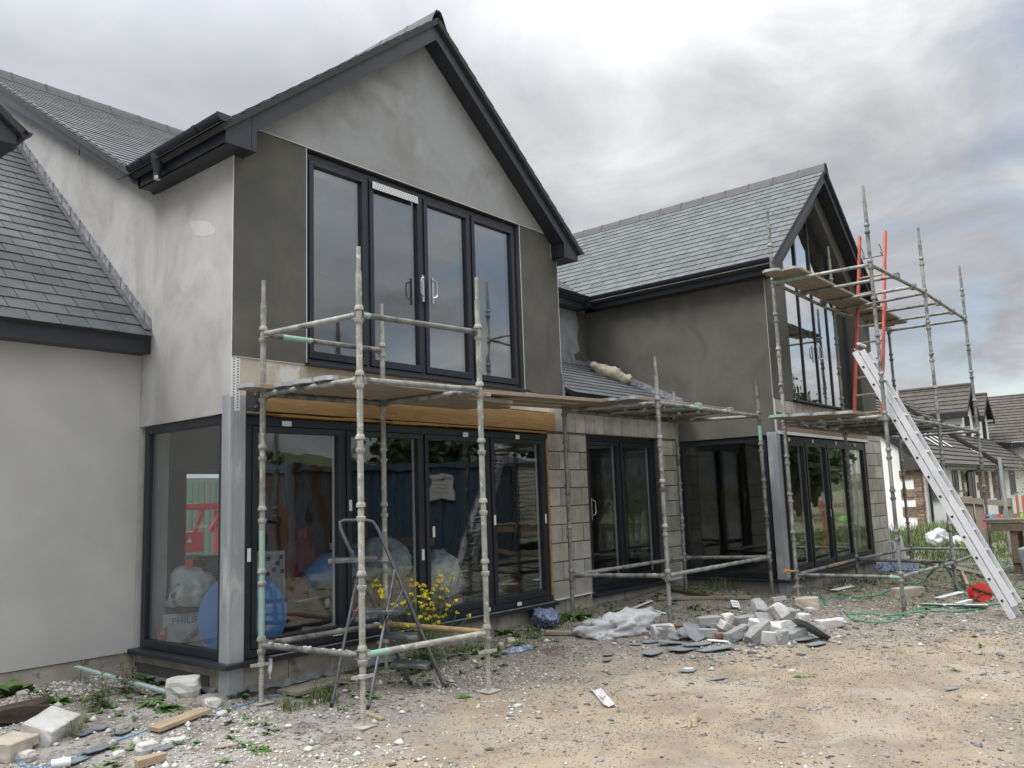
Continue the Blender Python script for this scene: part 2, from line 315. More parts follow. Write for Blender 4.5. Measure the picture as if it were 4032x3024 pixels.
idx=np.arange(nx*ny).reshape(ny,nx); F=np.stack([idx[:-1,:-1],idx[:-1,1:],idx[1:,1:],idx[1:,:-1]],-1).reshape(-1,4)
me=bpy.data.meshes.new('ground'); me.from_pydata(np.stack([XX,YY,ZZ],-1).reshape(-1,3).tolist(),[],F.tolist()); me.polygons.foreach_set('use_smooth',[True]*len(me.polygons))
ground=bpy.data.objects.new('ground',me); COL.objects.link(ground); ground['kind']='structure'
m=bpy.data.materials.new('ground_earth'); m.use_nodes=True; t=NT(m.node_tree); b=t.n['Principled BSDF']; pos=t.new('ShaderNodeNewGeometry').outputs['Position']
sx=t.new('ShaderNodeSeparateXYZ'); t.l.new(pos,sx.inputs[0])
ux=t.math('SUBTRACT',sx.outputs[0],6.1); uy=t.math('SUBTRACT',sx.outputs[1],2.75); gx=t.math('DIVIDE',t.math('SUBTRACT',t.math('MULTIPLY',ux,.95),t.math('MULTIPLY',uy,.30)),4.3); gy=t.math('DIVIDE',t.math('ADD',t.math('MULTIPLY',ux,.30),t.math('MULTIPLY',uy,.95)),1.95)
rr=t.math('ADD',t.math('MULTIPLY',gx,gx),t.math('MULTIPLY',gy,gy))
wob=t.math('MULTIPLY',t.math('SUBTRACT',t.noise(pos,1.3,8,.65,.6),.5),2.6)
sandf=t.ramp(t.math('ADD',rr,wob),[(.45,1.0),(1.25,0.0)])
sand=t.mix(t.ramp(t.noise(pos,2.1,8,.6,.5),[(.36,0.0),(.6,1.0)]),(.285,.236,.166),(.200,.166,.122))
sand=t.mix(t.ramp(t.noise(t.map(pos,loc=(4,1,0)),1.1,6,.6,1),[(.5,0.0),(.68,1.0)]),sand,(.285,.255,.205))
sand=t.mix(t.ramp(t.noise(pos,42,5,.7),[(.56,0.0),(.72,1.0)]),sand,(.15,.135,.115))
vor=t.new('ShaderNodeTexVoronoi'); vor.feature='F1'; t.l.new(pos,vor.inputs[0]); vor.inputs['Scale'].default_value=55
grav=t.mix(t.ramp(t.noise(pos,1.6,7,.65,.7),[(.38,0.0),(.6,1.0)]),(.21,.187,.155),(.115,.103,.09))
vs_=t.new('ShaderNodeSeparateColor'); t.l.new(vor.outputs['Color'],vs_.inputs[0])
grav=t.mix(t.ramp(vs_.outputs[0],[(.0,0.0),(1.0,1.0)]),grav,t.mix(t.ramp(vs_.outputs[1],[(.3,0.0),(.8,1.0)]),(.12,.11,.10),(.34,.31,.26)),'MIX'); grav=t.mix(.0,grav,grav)
wl=t.new('ShaderNodeMix',data_type='FLOAT'); 
lime=t.math('MULTIPLY',t.ramp(t.math('ADD',sx.outputs[0],t.math('MULTIPLY',t.noise(pos,2,6),1.5)),[(0.0,1.0),(1.0,0.0)]),1.0)
g2=t.math('DIVIDE',t.math('SUBTRACT',5.6,sx.outputs[0]),2.0,clamp=True)
grav=t.mix(t.math('MULTIPLY',g2,t.ramp(t.noise(pos,3.3,7,.7,.5),[(.42,0.0),(.56,.8)])),grav,(.34,.33,.31))
col=t.mix(sandf,grav,sand)
green=t.math('MULTIPLY',t.math('MAXIMUM',t.ramp(t.math('DIVIDE',sx.outputs[0],30),[(.33,0.0),(.5,1.0)]),t.ramp(t.math('DIVIDE',sx.outputs[1],-20),[(.25,0.0),(.45,1.0)])),t.ramp(t.noise(pos,.9,8,.65,.4),[(.34,0.0),(.56,1.0)]))
col=t.mix(green,col,t.mix(t.ramp(t.noise(pos,7,6),[(.4,0.0),(.6,1.0)]),(.10,.125,.04),(.17,.155,.08)))
# worn soft earth by the walls
t.l.new(col,b.inputs['Base Color']); b.inputs['Roughness'].default_value=.95
bn=t.new('ShaderNodeBump'); bn.inputs['Strength'].default_value=.75; bn.inputs['Distance'].default_value=.02
hh=t.math('ADD',t.math('MULTIPLY',vor.outputs['Distance'],t.math('SUBTRACT',-.4,t.math('MULTIPLY',sandf,-.33))),t.math('MULTIPLY',t.noise(pos,28,8,.7),.9))
t.l.new(hh,bn.inputs['Height']); t.l.new(bn.outputs[0],b.inputs['Normal']); me.materials.append(m)
# green hillside far behind the camera, mirrored in the glass
hv=[];hf=[];NX,NY=70,14
for j in range(NY):
    for i in range(NX):
        x=-20+i*2.2; yb_=-30-j*5+.12*x; tt_=j/(NY-1); h_=(1-abs(1-tt_*1.4))*6.5*(.75+.5*float(vnoise(np.array([x*.05+9]),np.array([j*.3+4]),1.0,71)[0])); hv.append((x,yb_,-.4+max(h_,0)+.5*tt_+random.uniform(-.15,.15)))
hf=[(j*NX+i,j*NX+i+1,(j+1)*NX+i+1,(j+1)*NX+i) for j in range(NY-1) for i in range(NX-1)]
hb=MB(); hb.add(hv,hf); ho=hb.build('hillside',mat('hill_green',(.04,.07,.018),(.07,.09,.03),.25,7,rough=.95,bump=.5,bscale=4),None,smooth=True); ho['kind']='structure'
# ------------------------------------------------------------------ HOUSE
H=root('unfinished_house','unfinished grey rendered house with two slate gabled wings and dark window frames','house')
PF=lambda y0:(lambda u,z,d=0:(u,y0+d,z))
PS=lambda x0:(lambda u,z,d=0:(x0+d,u,z))
def slab(mb,P,poly,d0,d1,mi=0):
    a=[Vector(P(u,z,d0)) for u,z in poly]; off=Vector(P(0,0,d1))-Vector(P(0,0,d0)); mb.prism(a,off,mi); return mb
def rect(mb,P,u0,u1,z0,z1,d0,d1,mi=0): return slab(mb,P,[(u0,z0),(u1,z0),(u1,z1),(u0,z1)],d0,d1,mi)
m_block=mat('concrete_blockwork',(.41,.39,.35),(.30,.285,.255),6,7,rough=.95,bump=.3,bscale=80,island=.2,c3=(.36,.34,.30),s3=2.5,lo3=.5,hi3=.7)
m_mortar=mat('mortar',(.085,.082,.076),(.13,.125,.118),12,5,rough=.95,bump=.3)
m_plinth=mat('plinth_concrete',(.34,.315,.275),(.22,.205,.18),3.5,7,rough=.95,bump=.3,c3=(.13,.125,.11),s3=5,lo3=.58,hi3=.7,island=.06)
def blocks(name,P,u0,u1,z0,z1,d0=.0,d1=.12,openings=(),bw=.45,bh=.225,zoff=0,stretch_=False,mt=None):
    mb=MB(); mo=MB(); k=0; z=z0+zoff
    def clipadd(a,b_,c,d_):
        segs=[(a,b_,c,d_)]
        for (ou0,ou1,oz0,oz1) in openings:
            new=[]
            for (a1,b1,c1,d1_) in segs:
                if b1<=ou0 or a1>=ou1 or d1_<=oz0 or c1>=oz1: new.append((a1,b1,c1,d1_)); continue
                if a1<ou0: new.append((a1,ou0,c1,d1_))
                if b1>ou1: new.append((ou1,b1,c1,d1_))
                aa,bb=max(a1,ou0),min(b1,ou1)
                if c1<oz0: new.append((aa,bb,c1,oz0))
                if d1_>oz1: new.append((aa,bb,oz1,d1_))
            segs=new
        for s_ in segs:
            if s_[1]-s_[0]>.02 and s_[3]-s_[2]>.02:
                j=random.uniform(-.002,.002); rect(mb,P,s_[0]+.007,s_[1]-.007,s_[2]+.007,s_[3]-.007,d0+j,d1)
    while z<z1-.01:
        zt=min(z+bh,z1); u=u0-(bw/2 if k%2 else 0)
        while u<u1-.01:
            clipadd(max(u,u0),min(u+bw,u1),z,zt); u+=bw
        z=zt; k+=1
    o=mb.build(name,mt or m_block,H,bevel=.006)
    cuts=sorted(set([u0,u1]+[x for q in openings for x in q[:2]]))
    for a,b_ in zip(cuts[:-1],cuts[1:]):
        zz=[(z0,z1)]
        for q in openings:
            if a>=q[0]-1e-6 and b_<=q[1]+1e-6: zz=[(c,min(d_,q[2])) for c,d_ in zz if c<q[2]]+[(max(c,q[3]),d_) for c,d_ in zz if d_>q[3]]
        for c,d_ in zz: rect(mo,P,a,b_,c,d_,d0+.009,d1-.005)
    mo.build('mortar',m_mortar,o); return o
def window(name,P,u0,u1,z0,z1,divs=(),fw=.07,mw=.10,d=0.0,dep=.07,pane=m_glass,stick=None,top=None,label=None,sash=True):
    mb=MB(); us=[u0]+list(divs)+[u1]
    if top is None: poly=[(u0,z0),(u1,z0),(u1,z1),(u0,z1)]
    rect(mb,P,u0,u1,z0,z0+fw,d,d+dep); rect(mb,P,u0,u1,z1-fw,z1,d,d+dep)
    rect(mb,P,u0,u0+fw,z0+fw,z1-fw,d,d+dep); rect(mb,P,u1-fw,u1,z0+fw,z1-fw,d,d+dep)
    for v in divs: rect(mb,P,v-.022,v+.022,z0+fw,z1-fw,d+.004,d+dep)
    o=mb.build(name,m_frame,H,bevel=.004,label=label)
    for i in range(len(us)-1):
        a=us[i]+(fw if i==0 else .024); b_=us[i+1]-(fw if i==len(us)-2 else .024); c,e=z0+fw+.004,z1-fw-.004
        if sash:
            s=MB(); w_=.052
            rect(s,P,a,b_,c,c+w_+.02,d-.012,d+dep-.01); rect(s,P,a,b_,e-w_,e,d-.012,d+dep-.01); rect(s,P,a,a+w_,c+w_+.02,e-w_,d-.012,d+dep-.01); rect(s,P,b_-w_,b_,c+w_+.02,e-w_,d-.012,d+dep-.01)
            sh=s.build('sash',m_frame,o,bevel=.004); a+=w_;b_-=w_;c+=w_+.02;e-=w_
            g=MB(); rect(g,P,b_-.012,b_-.002,c,e,d+.05,d+.075); g.build('spacer_bar',m_bead,o)
        p=MB(); rect(p,P,a-.004,b_+.004,c-.004,e+.004,d+.025,d+.045); p.build('pane',pane,o)
        if stick and stick[i]:
            for (su,sz,sw,shh) in stick[i]: k=MB(); rect(k,P,su-sw/2,su+sw/2,sz-shh/2,sz+shh/2,d-.0145,d-.0125); k.build('sticker',m_white,o)
    return o
def dhandle(P,u,z,par,side=1,d=-.06):
    h=MB(); pts=[P(u,z+.10,-.01),P(u,z+.10,d),P(u+side*.04,z+.085,d-.01),P(u+side*.05,z+.05,d-.01),P(u+side*.05,z-.05,d-.01),P(u+side*.04,z-.085,d-.01),P(u,z-.10,d),P(u,z-.10,-.01)]
    h.tube(pts,.009,8); h.cyl(P(u,z+.10,-.013),P(u,z+.10,-.03),.016); rect(h,P,u-.014,u+.014,z-.16,z+.13,-.026,-.014); h.build('door_handle',m_metal,par,smooth=True)
# --- slates
def slates(name,o,a,b,L,Hs,ex=.188,wd=.25,cull=None,label=None,deckpoly=None):
    o=Vector(o);a=Vector(a).normalized();b=Vector(b).normalized();n=a.cross(b)
    if n.z<0: n=-n
    mb=MB(); r=0; v=-.04
    while v<Hs-.05:
        u=-(wd/2 if r%2 else 0)
        while u<L-.01:
            u0=max(u,0)+.0034;u1=min(u+wd,L)-.0034
            if u1-u0>.03:
                vt=min(v+ex+.09,Hs+.02); uc=(u0+u1)/2
                pc=o+a*uc+b*(v+.1)
                if cull is None or cull(pc):
                    j=random.uniform(0,.0015); t_=.006; l0=.0115+j; l1=.0115-.0085*(vt-v)/(ex+.09)+j; jv=random.uniform(-.002,.002)
                    P=[o+a*u0+b*(v+jv)+n*l0,o+a*u1+b*(v+jv)+n*l0,o+a*u1+b*vt+n*(l1-.006),o+a*u0+b*vt+n*(l1-.006)]
                    Q=[p-n*t_ for p in P]; mb.add(P+Q,[(0,1,2,3),(0,4,5,1),(1,5,6,2),(3,7,4,0),(2,6,7,3),(4,7,6,5)])
                    # copper tail rivet
                    if u>0: 
                        q=o+a*(u)+b*(v+.012)+n*(l0+.003)
                        mb.add([q-a*.007-b*.006,q+a*.007-b*.006,q+b*.012],[(0,1,2)],1)
            u+=wd
        v+=ex; r+=1
    deck=MB(); deck.prism([o+a*u_+b*v_-n*.006 for u_,v_ in (deckpoly or [(0,0),(L,0),(L,Hs),(0,Hs)])],-n*.05); 
    ob=mb.build(name,[m_slate,m_black],H,label=label); deck.build('roof_underlay',m_deck,ob); return ob
def ridge(name,p0,p1,r=.12,seg=.45,flare=1.0):
    p0=Vector(p0);p1=Vector(p1);L=(p1-p0).length;a=(p1-p0)/L;up=Vector((0,0,1));s=a.cross(up).normalized();mb=MB();k=0;x=0
    while x<L-.01:
        x1=min(x+seg-.004,L); e=.004 if k%2 else 0
        def ring(xx,rr):
            c=p0+a*xx; return [c+s*(.13)+up*(-.165),c+s*.075+up*(-.05+rr),c+s*.04+up*(.012+rr),c+up*(.026+rr),c-s*.04+up*(.012+rr),c-s*.075+up*(-.05+rr),c-s*.13+up*(-.165)]
        A=ring(x,.008);A2=ring(x+.03,.008);B=ring(x+.032,0);C=ring(x1,0)
        for U,V in((A,A2),(B,C)):
            vs=U+V+[q-up*.016 for q in U]+[q-up*.016 for q in V]; fs=[(i,i+1,i+8,i+7) for i in range(6)]+[(i+14,i+21,i+22,i+15) for i in range(6)]+[(i,i+14,i+15,i+1) for i in range(6)]+[(i+7,i+8,i+22,i+21) for i in range(6)]
            mb.add(vs,fs)
        x+=seg;k+=1
    return mb.build(name,m_ridge,H)
def gutter(p0,p1,out,ends=(True,True),r=.057,name='gutter'):   # half round, "out" unit horizontal pointing away from wall
    p0=Vector(p0);p1=Vector(p1);a=(p1-p0).normalized();out=Vector(out);mb=MB();N=12
    def ring(c,rr): return [c+out*rr*math.cos(PI+PI*k/N)+Vector((0,0,rr*math.sin(PI+PI*k/N))) for k in range(N+1)]
    def seg(c0,c1,r0,r1_):
        A=ring(c0,r0);B=ring(c1,r0);A2=ring(c0,r1_);B2=ring(c1,r1_); n=N+1; vs=A+B+A2+B2
        fs=[(i,i+1,n+i+1,n+i) for i in range(N)]+[(2*n+i,3*n+i,3*n+i+1,2*n+i+1) for i in range(N)]+[(i,2*n+i,2*n+i+1,i+1) for i in range(N)]+[(n+i,n+i+1,3*n+i+1,3*n+i) for i in range(N)]+[(0,n,3*n,2*n),(N,2*n+N,3*n+N,n+N)]
        mb.add(vs,fs)
    seg(p0,p1,r,r-.004); L=(p1-p0).length; x=.35
    while x<L-.1: seg(p0+a*x,p0+a*(x+.05),r+.007,r+.001); x+=.95
    for flag,c,dr in((ends[0],p0,-1),(ends[1],p1,1)):
        if flag: mb.prism(ring(c,r+.006),a*dr*.012)
    return mb.build(name,m_black if False else m_anth,H,smooth=True)
TP=.81
def gable_roof(cx,yf,yback,tops,half,zr,gl=(None,None)):
    """slates, ridge tiles, bargeboards, boxed eaves and gutters of a wing whose gable faces the yard"""
    ye=yf-.20; a=half+.22; zt=lambda dx:zr-TP*abs(dx)
    for s in(-1,1):
        base=(cx+s*(a+.05),ye-.045,zt(a+.05)); L=yback-ye+.045; Hs=math.hypot(a+.05,TP*(a+.05))
        yv=(zr-4.82)/.605+7.5-(ye-.045); slates('slate_slope',base,(0,1,0),(-s,0,TP),L,Hs-.03,cull=(lambda p:p.y<7.5 or p.z>4.74+.605*(p.y-7.5)),deckpoly=[(0,0),(7.5-(ye-.045),0),(yv,Hs-.03),(0,Hs-.03)])
        # bargeboard: outline in XZ
        poly=[(cx+s*(half+.2),4.65),(cx+s*(half-.097),4.65),(cx+s*(half-.097),4.835),(cx,zr-.245),(cx,zr-.005),(cx+s*(half+.2),zr-.005-TP*(half+.2))]
        mb=MB(); mb.prism([(x,ye,z) for x,z in poly],(0,.022,0)); mb.prism([(cx+s*(half-.052),ye-.002,4.652),(cx+s*(half-.048),ye-.002,4.652),(cx+s*(half-.048),ye-.002,zt(half-.048)-.01),(cx+s*(half-.052),ye-.002,zt(half-.052)-.01)],(0,.01,0),1)
        mb.build('bargeboard',[m_anth,m_dark],H)
        # raking soffit and box soffit
        mb=MB(); mb.prism([(cx+s*(half-.10),ye+.024,4.838),(cx,ye+.024,zr-.243),(cx,ye+.024,zr-.225),(cx+s*(half-.10),ye+.024,4.856)],(0,.176,0))
        mb.box(min(cx+s*(half-.097),cx+s*(half+.198)),max(cx+s*(half-.097),cx+s*(half+.198)),ye+.024,ye+.20,4.652,4.664)
        mb.box(*sorted((cx+s*(half-.097),cx+s*(half-.115))),ye+.024,ye+.199,4.665,4.83)
        mb.build('soffit',m_anth,H)
        yb=gl[0 if s<0 else 1]
        mb=MB(); x0,x1=sorted((cx+s*(half+.002),cx+s*(half+.199))); mb.box(x0,x1,ye+.201,yb,4.652,4.664); x0,x1=sorted((cx+s*(half+.18),cx+s*(half+.2))); mb.box(x0,x1,ye+.023,yb,4.652,4.86)
        mb.build('fascia',m_anth,H)
        gutter((cx+s*(half+.262),ye-.06 if s<0 else ye+.02,4.855),(cx+s*(half+.262),yb,4.845),(s,0,0),ends=(True,yb<7.55 and s<0))
    ridge('ridge_tiles',(cx,ye-.05,zr+.052),(cx,yback,zr+.052))
# wing one -----------------------------------------------------------------
CX1,YF1,HW1=6.195,6.2,2.355; ZR1=6.905
gable_roof(CX1,YF1,11.2,None,HW1,ZR1,gl=(7.50,7.55))
CX2,YF2,HW2=13.895,4.62,2.455; ZR2=6.985
gable_roof(CX2,YF2,12.0,None,HW2,ZR2,gl=(7.50,7.60))
# rain outlet on the left gutter
mb=MB(); mb.lathe((3.578,7.02,4.62),[(.034,0),(.034,.05),(.045,.07),(.058,.20)],12); mb.build('gutter_outlet',m_anth,H,smooth=True)
mb=MB(); mb.lathe((3.578,7.02,4.59),[(.030,0),(.030,.035)],12); mb.build('outlet_collar',m_metal,H,smooth=True)
# side wall of wing and main gable end (faces left)
S=PS(3.84); mb=MB()
top=lambda y:4.80+.605*(y-7.66)
slab(mb,S,[(6.2,2.405),(6.452,2.405),(6.452,4.665),(6.2,4.665)],0,.0018); slab(mb,S,[(6.452,2.405),(7.75,2.405),(7.75,.2),(8.1,.2),(8.1,4.95),(7.75,4.80),(7.6,4.665),(6.452,4.665)],0,.3)
slab(mb,S,[(8.1,.2),(16.4,.2),(16.4,4.9),(12.1,top(12.1)),(8.1,top(8.1))],0,.3)
mb.build('side_wall',m_side,H,label='pale blotchy render on the side wall')
sp=MB(); # dried patch
n_=22; pts=[]
for k in range(n_):
    a_=2*PI*k/n_; r1_=.22*(1+.12*math.sin(3*a_+.5)); u_=math.cos(a_)*r1_; v_=math.sin(a_)*.075*(1+.25*math.sin(2*a_)); pts.append((6.60-u_*.94,3.98+u_*-.05+v_+.35*u_*-1+.0))
ptc=at(795,900,x=3.84); pts=[(ptc.y+ (p[0]-6.60),ptc.z+(p[1]-3.98)) for p in pts]
slab(sp,S,pts,-.0015,0); sp.build('render_patch',mat('dry_patch',(.50,.495,.49),(.45,.45,.445),8,5,rough=.9),H)
# verge of main roof on left end
VX=3.64; vt=lambda y:4.915+.605*(y-7.66)
mb=MB(); mb.prism([(VX,7.463,4.65),(VX,12.1,vt(12.1)-.245),(VX,12.1,vt(12.1)),(VX,7.70,vt(7.70)),(VX,7.463,4.80)],(.02,0,0))
mb.prism([(VX+.021,7.463,4.652),(VX+.021,12.1,vt(12.1)-.243),(VX+.021,12.1,vt(12.1)-.225),(VX+.021,7.463,4.67)],(.178,0,0))
mb.prism([(VX-.002,8.84,vt(8.84)-.243),(VX-.002,8.847,vt(8.847)-.243),(VX-.002,8.797,vt(8.797)-.002),(VX-.002,8.79,vt(8.79)-.002)],(.01,0,0),1)
mb.prism([(VX,16.73,4.65),(VX,12.1,vt(12.1)-.245),(VX,12.1,vt(12.1)),(VX,16.73,4.9)],(.02,0,0))
mb.build('verge_board',[m_anth,m_dark],H)
slates('slate_slope',(3.60,7.50,vt(7.5)-.02),(1,0,0),(0,1,.605),13.2,(12.1-7.5)*math.hypot(1,.605),cull=lambda p:True)
slates('slate_slope',(16.8,16.7,vt(7.5)-.02),(-1,0,0),(0,-1,.605),13.2,(16.7-12.1)*math.hypot(1,.605),ex=.4,wd=.6)
ridge('ridge_tiles',(3.58,12.1,vt(12.1)+.06),(16.8,12.1,vt(12.1)+.06))
# main eave between the wings
mb=MB(); mb.box(8.76,11.23,7.55,7.57,4.652,4.86); mb.box(8.76,11.23,7.571,7.749,4.652,4.664); mb.box(11.10,11.238,7.44,7.549,4.67,4.84); mb.build('fascia',m_anth,H)  # third box is an added filler closing the gutter corner against a sky leak
gutter((8.80,7.488,4.85),(11.20,7.488,4.845),(0,-1,0),ends=(False,False))
# garage --------------------------------------------------------------------
FG=PF(7.75); mb=MB(); rect(mb,FG,-6,3.838,.345,3.12,0,.3); mb.build('garage_wall',m_gar,H,label='smooth pale grey render on the left wall')
mb=MB()
x=-6
k=0
while x<3.83:
    x1=min(x+.62+.1*(k%2),3.838); rect(mb,FG,x+.003,x1-.003,.02,.338,.012,.28); x=x1; k+=1
mb.build('garage_plinth',m_plinth,H)
mb=MB(); mb.box(-6,3.835,7.57,7.595,3.09,3.262); mb.box(-6,3.835,7.596,7.749,3.092,3.104); mb.build('garage_fascia',m_anth,H)
GS=.846
slates('garage_slates',(-6,7.53,3.265),(1,0,0),(0,1,GS),9.82,4.9*math.hypot(1,GS)*.87,cull=lambda p:True)
mb=MB(); nn=30   # stepped lead up the junction
for k in range(nn):
    y0=7.56+k*.125; y1=y0+.12; z=lambda y:3.30+GS*(y-7.56)
    mb.prism([(3.838,y0,z(y0)+.0),(3.838,y1,z(y1)+.0),(3.838,y1,z(y1)+.11),(3.838,y0+.02,z(y0)+.13)],(-.012-.006*(k%2),0,0))
    mb.prism([(3.836,y0,z(y0)+.012),(3.836,y1+.01,z(y1)+.018),(3.765,y1+.01,z(y1)+.018),(3.765,y0,z(y0)+.012)],(0,0,.010),1)
mb.build('stepped_flashing',[m_lead,mat('soaker_lead',(.07,.075,.085),(.10,.105,.115),9,rough=.5)],H)
# dormer by the left edge
mb=MB(); mb.prism([(-2.1,7.70,.35),(2.37,7.70,.35),(2.37,7.70,4.66),(.15,7.70,6.3),(-2.1,7.70,4.66)],(0,2.2,0)); mb.build('dormer_wall',m_gar,H)
mb=MB(); ye=7.5; mb.prism([(2.575,ye,4.75),(2.28,ye,4.75),(2.28,ye,4.93),(.15,ye,6.55),(.15,ye,6.78),(2.575,ye,4.90)],(0,.022,0)); mb.box(2.28,2.573,ye+.023,9.6,4.752,4.764); mb.box(2.553,2.574,ye+.023,9.6,4.765,4.93); mb.build('dormer_bargeboard',m_anth,H)
slates('dormer_slates',(2.63,7.455,4.885),(0,1,0),(-1,0,.775),2.6,3.0)
gutter((2.635,7.5,4.89),(2.635,9.5,4.885),(1,0,0),ends=(True,False))
# wing one front ---------------------------------------------------------------
F1=PF(6.2); XL,XR=3.84,8.55
apex=lambda x,zr:zr-.235-TP*abs(x-CX1)
mb=MB(); slab(mb,F1,[(3.845,4.665),(3.97,4.665),(3.97,4.93),(4.08,4.975),(8.31,4.975),(8.42,4.93),(8.42,4.665),(8.545,4.665),(8.545,4.80),(CX1,6.73),(3.845,4.80)],.0,.25)
slab(mb,F1,[(4.06,4.972),(8.33,4.972),(CX1,6.70)],-.008,0); 
mb.build('gable_wall',m_gable,H,label='pale grey render of the big gable')
for a_,b_,c_,d__,lb_ in((3.842,4.61,3.975,4.61,'left'),(7.785,8.55,7.785,8.415,'right')):
    mb=MB(); slab(mb,F1,[(a_,2.885),(b_,2.885),(b_,4.971),(c_,4.971),(c_,4.664),(a_,4.664)] if lb_=='left' else [(a_,2.885),(b_,2.885),(b_,4.664),(d__,4.664),(d__,4.971),(a_,4.971)],.002,.25); mb.build('render_panel',m_olive,H,label='dark olive render panel %s of the upstairs window'%lb_)
mb=MB(); rect(mb,F1,4.61,7.785,4.952,4.971,.03,.25); mb.build('lintel_gap',m_dark,H)
mb=MB()
rect(mb,F1,3.838,3.844,2.42,4.655,-.004,.0); rect(mb,F1,4.604,4.610,2.885,4.965,-.003,.002); rect(mb,F1,7.786,7.793,2.885,4.965,-.003,.002); rect(mb,F1,8.545,8.551,2.885,4.65,-.003,.0); rect(mb,F1,4.07,8.32,4.966,4.971,-.010,-.002); rect(mb,F1,3.85,4.60,2.879,2.884,-.004,.1)
mb.build('corner_bead',m_bead,H)
# perforated stop bead left bare below the panel
mb=MB(); rect(mb,F1,3.842,3.925,2.42,2.872,-.0035,0); 
for k in range(19):
    for c in(0,1): 
        uu=3.865+.038*c; zz_=2.435+.0235*k+.012*c; rect(mb,F1,uu-.006,uu+.006,zz_-.0055,zz_+.0055,-.0042,-.003,1)
mb.build('perforated_bead',[m_bead,m_dark],H)
# right flank (hidden side) and back of wing
mb=MB(); mb.box(8.25,8.549,6.452,7.75,2.7,4.66); mb.build('flank_wall',m_gable,H)
# concrete band over the beam
mb=MB(); u=3.93; k=0
while u<8.54:
    u1=min(u+.62,8.54); rect(mb,F1,u+.002,u1-.002,2.66 if u>4.0 else 2.56,2.877,.006,.22); u=u1
mb.build('concrete_band',mat('pale_concrete_band',(.52,.475,.40),(.43,.39,.33),3,7,rough=.95,bump=.2,c3=(.60,.59,.57),s3=5,lo3=.55,hi3=.65,island=.05),H)
mb=MB(); rect(mb,F1,4.145,8.36,2.432,2.648,-.012,.12); mb.build('timber_beam',m_beam,H)
mb=MB()
u=4.0
while u<8.3:
    w_=random.uniform(.1,.5); rect(mb,F1,u,min(u+w_,8.34),2.392+random.uniform(0,.02),2.421+random.uniform(-.006,.006),.004+random.uniform(-.008,.01),.12); u+=w_
mb.build('foam_seal',m_foam,H); mb=MB()
for zc in np.arange(.45,2.3,.11):
    rect(mb,F1,8.183,8.197+random.uniform(0,.007),zc,zc+.11,.0+random.uniform(0,.01),.1)
mb.build('foam_seal',m_foam,H)
mb=MB(); rect(mb,F1,3.99,4.125,2.415,2.64,.0,.012); rect(mb,F1,4.112,4.125,2.415,2.64,-.03,0); rect(mb,F1,3.99,4.125,2.408,2.418,-.03,0,1); bo=mb.build('beam_bracket',[mat('dark_steel_plate',(.06,.065,.08),(.12,.125,.14),9,rough=.5,metal=.4),m_galv],H)
for zc in(2.47,2.57):
    q=MB(); q.cyl(F1(4.07,zc,-.001),F1(4.07,zc,-.012),.016,6); q.cyl(F1(4.07,zc,-.011),F1(4.07,zc,-.035),.009,8); q.build('bolt',m_metal,bo)
# corner columns
def column(x0,y0,zt,parent=H):
    m_=MB(); m_.box(x0-.002,x0+.145,y0-.002,y0+.13,.0,zt); m_.prism([(x0-.012,y0-.012,.0),(x0+.018,y0-.012,.0),(x0+.018,y0-.0025,.0),(x0-.0025,y0-.0025,.0),(x0-.0025,y0+.018,.0),(x0-.012,y0+.018,.0)],(0,0,zt-.02)); return m_.build('corner_column',m_galv,parent,bevel=.004)
column(3.84,6.2,2.56); column(11.44,4.62,2.42)
# sills and plinths
def sill(pts,z=.352,name='window_sill'):
    m_=MB(); 
    for (a_,b_,up_) in pts: m_.bar(a_,b_,.11,.042,up_)
    return m_.build(name,m_anth,H,bevel=.006)
mb=MB(); mb.prism([(3.775,7.75,.335),(3.775,6.135,.335),(8.22,6.135,.335),(8.22,6.25,.335),(3.95,6.25,.335),(3.95,7.75,.335)],(0,0,.042)); mb.build('window_sill',m_anth,H,bevel=.006)
mb=MB(); mb.box(9.0,10.95,6.12,6.25,.33,.366); mb.build('window_sill',m_anth,H,bevel=.006)
mb=MB(); mb.prism([(11.375,6.17,.335),(11.375,4.555,.335),(15.50,4.555,.335),(15.50,4.68,.335),(11.56,4.68,.335),(11.56,6.17,.335)],(0,0,.042)); mb.build('window_sill',m_anth,H,bevel=.006)
mb=MB()
def plinth(P,a_,b_,z0,z1,d0=.015):
    u=a_;
    while u<b_-.02: u1=min(u+.44,b_); rect(mb,P,u+.003,u1-.003,z0,z1,d0+random.uniform(0,.004),.3); u=u1
for ar in((F1,3.99,8.20,-.05,.333),(S,6.34,7.74,-.05,.333,.02),(F1,9.03,11.43,-.05,.328,.05),(PS(11.44),4.76,6.19,-.05,.333),(PF(4.62),11.6,15.5,-.05,.333)): mb=MB(); plinth(*ar); mb.build('plinth_blocks',m_plinth,H)
# damp proof membrane hanging ragged over the plinth
def flap(P,a_,b_,z,drop,out,seed):
    rnd=random.Random(seed); n=max(8,int((b_-a_)/.06)); vs=[];fs=[]
    for i in range(n+1):
        u=a_+(b_-a_)*i/n; dr=drop*(.6+.6*rnd.random()); o_=out*(.5+rnd.random())
        vs+= [P(u,z,-.002),P(u,z-dr*.5,-.012-.3*o_),P(u,z-dr,-o_),P(u,z-dr-.004,-o_+.004),P(u,z-dr*.5-.004,-.006-.3*o_),P(u,z-.004,.004)]
    for i in range(n):
        for k in range(6): fs.append((i*6+k,i*6+(k+1)%6,i*6+6+(k+1)%6,i*6+6+k))
    q=MB(); q.add(vs,fs); return q.build('membrane_flap',m_sheet,H)
flap(F1,4.02,5.75,.17,.05,.04,3); flap(F1,6.4,8.15,.15,.04,.03,4); flap(S,6.36,7.7,.17,.035,.02,5); flap(F1,9.1,10.9,.24,.05,.03,6)
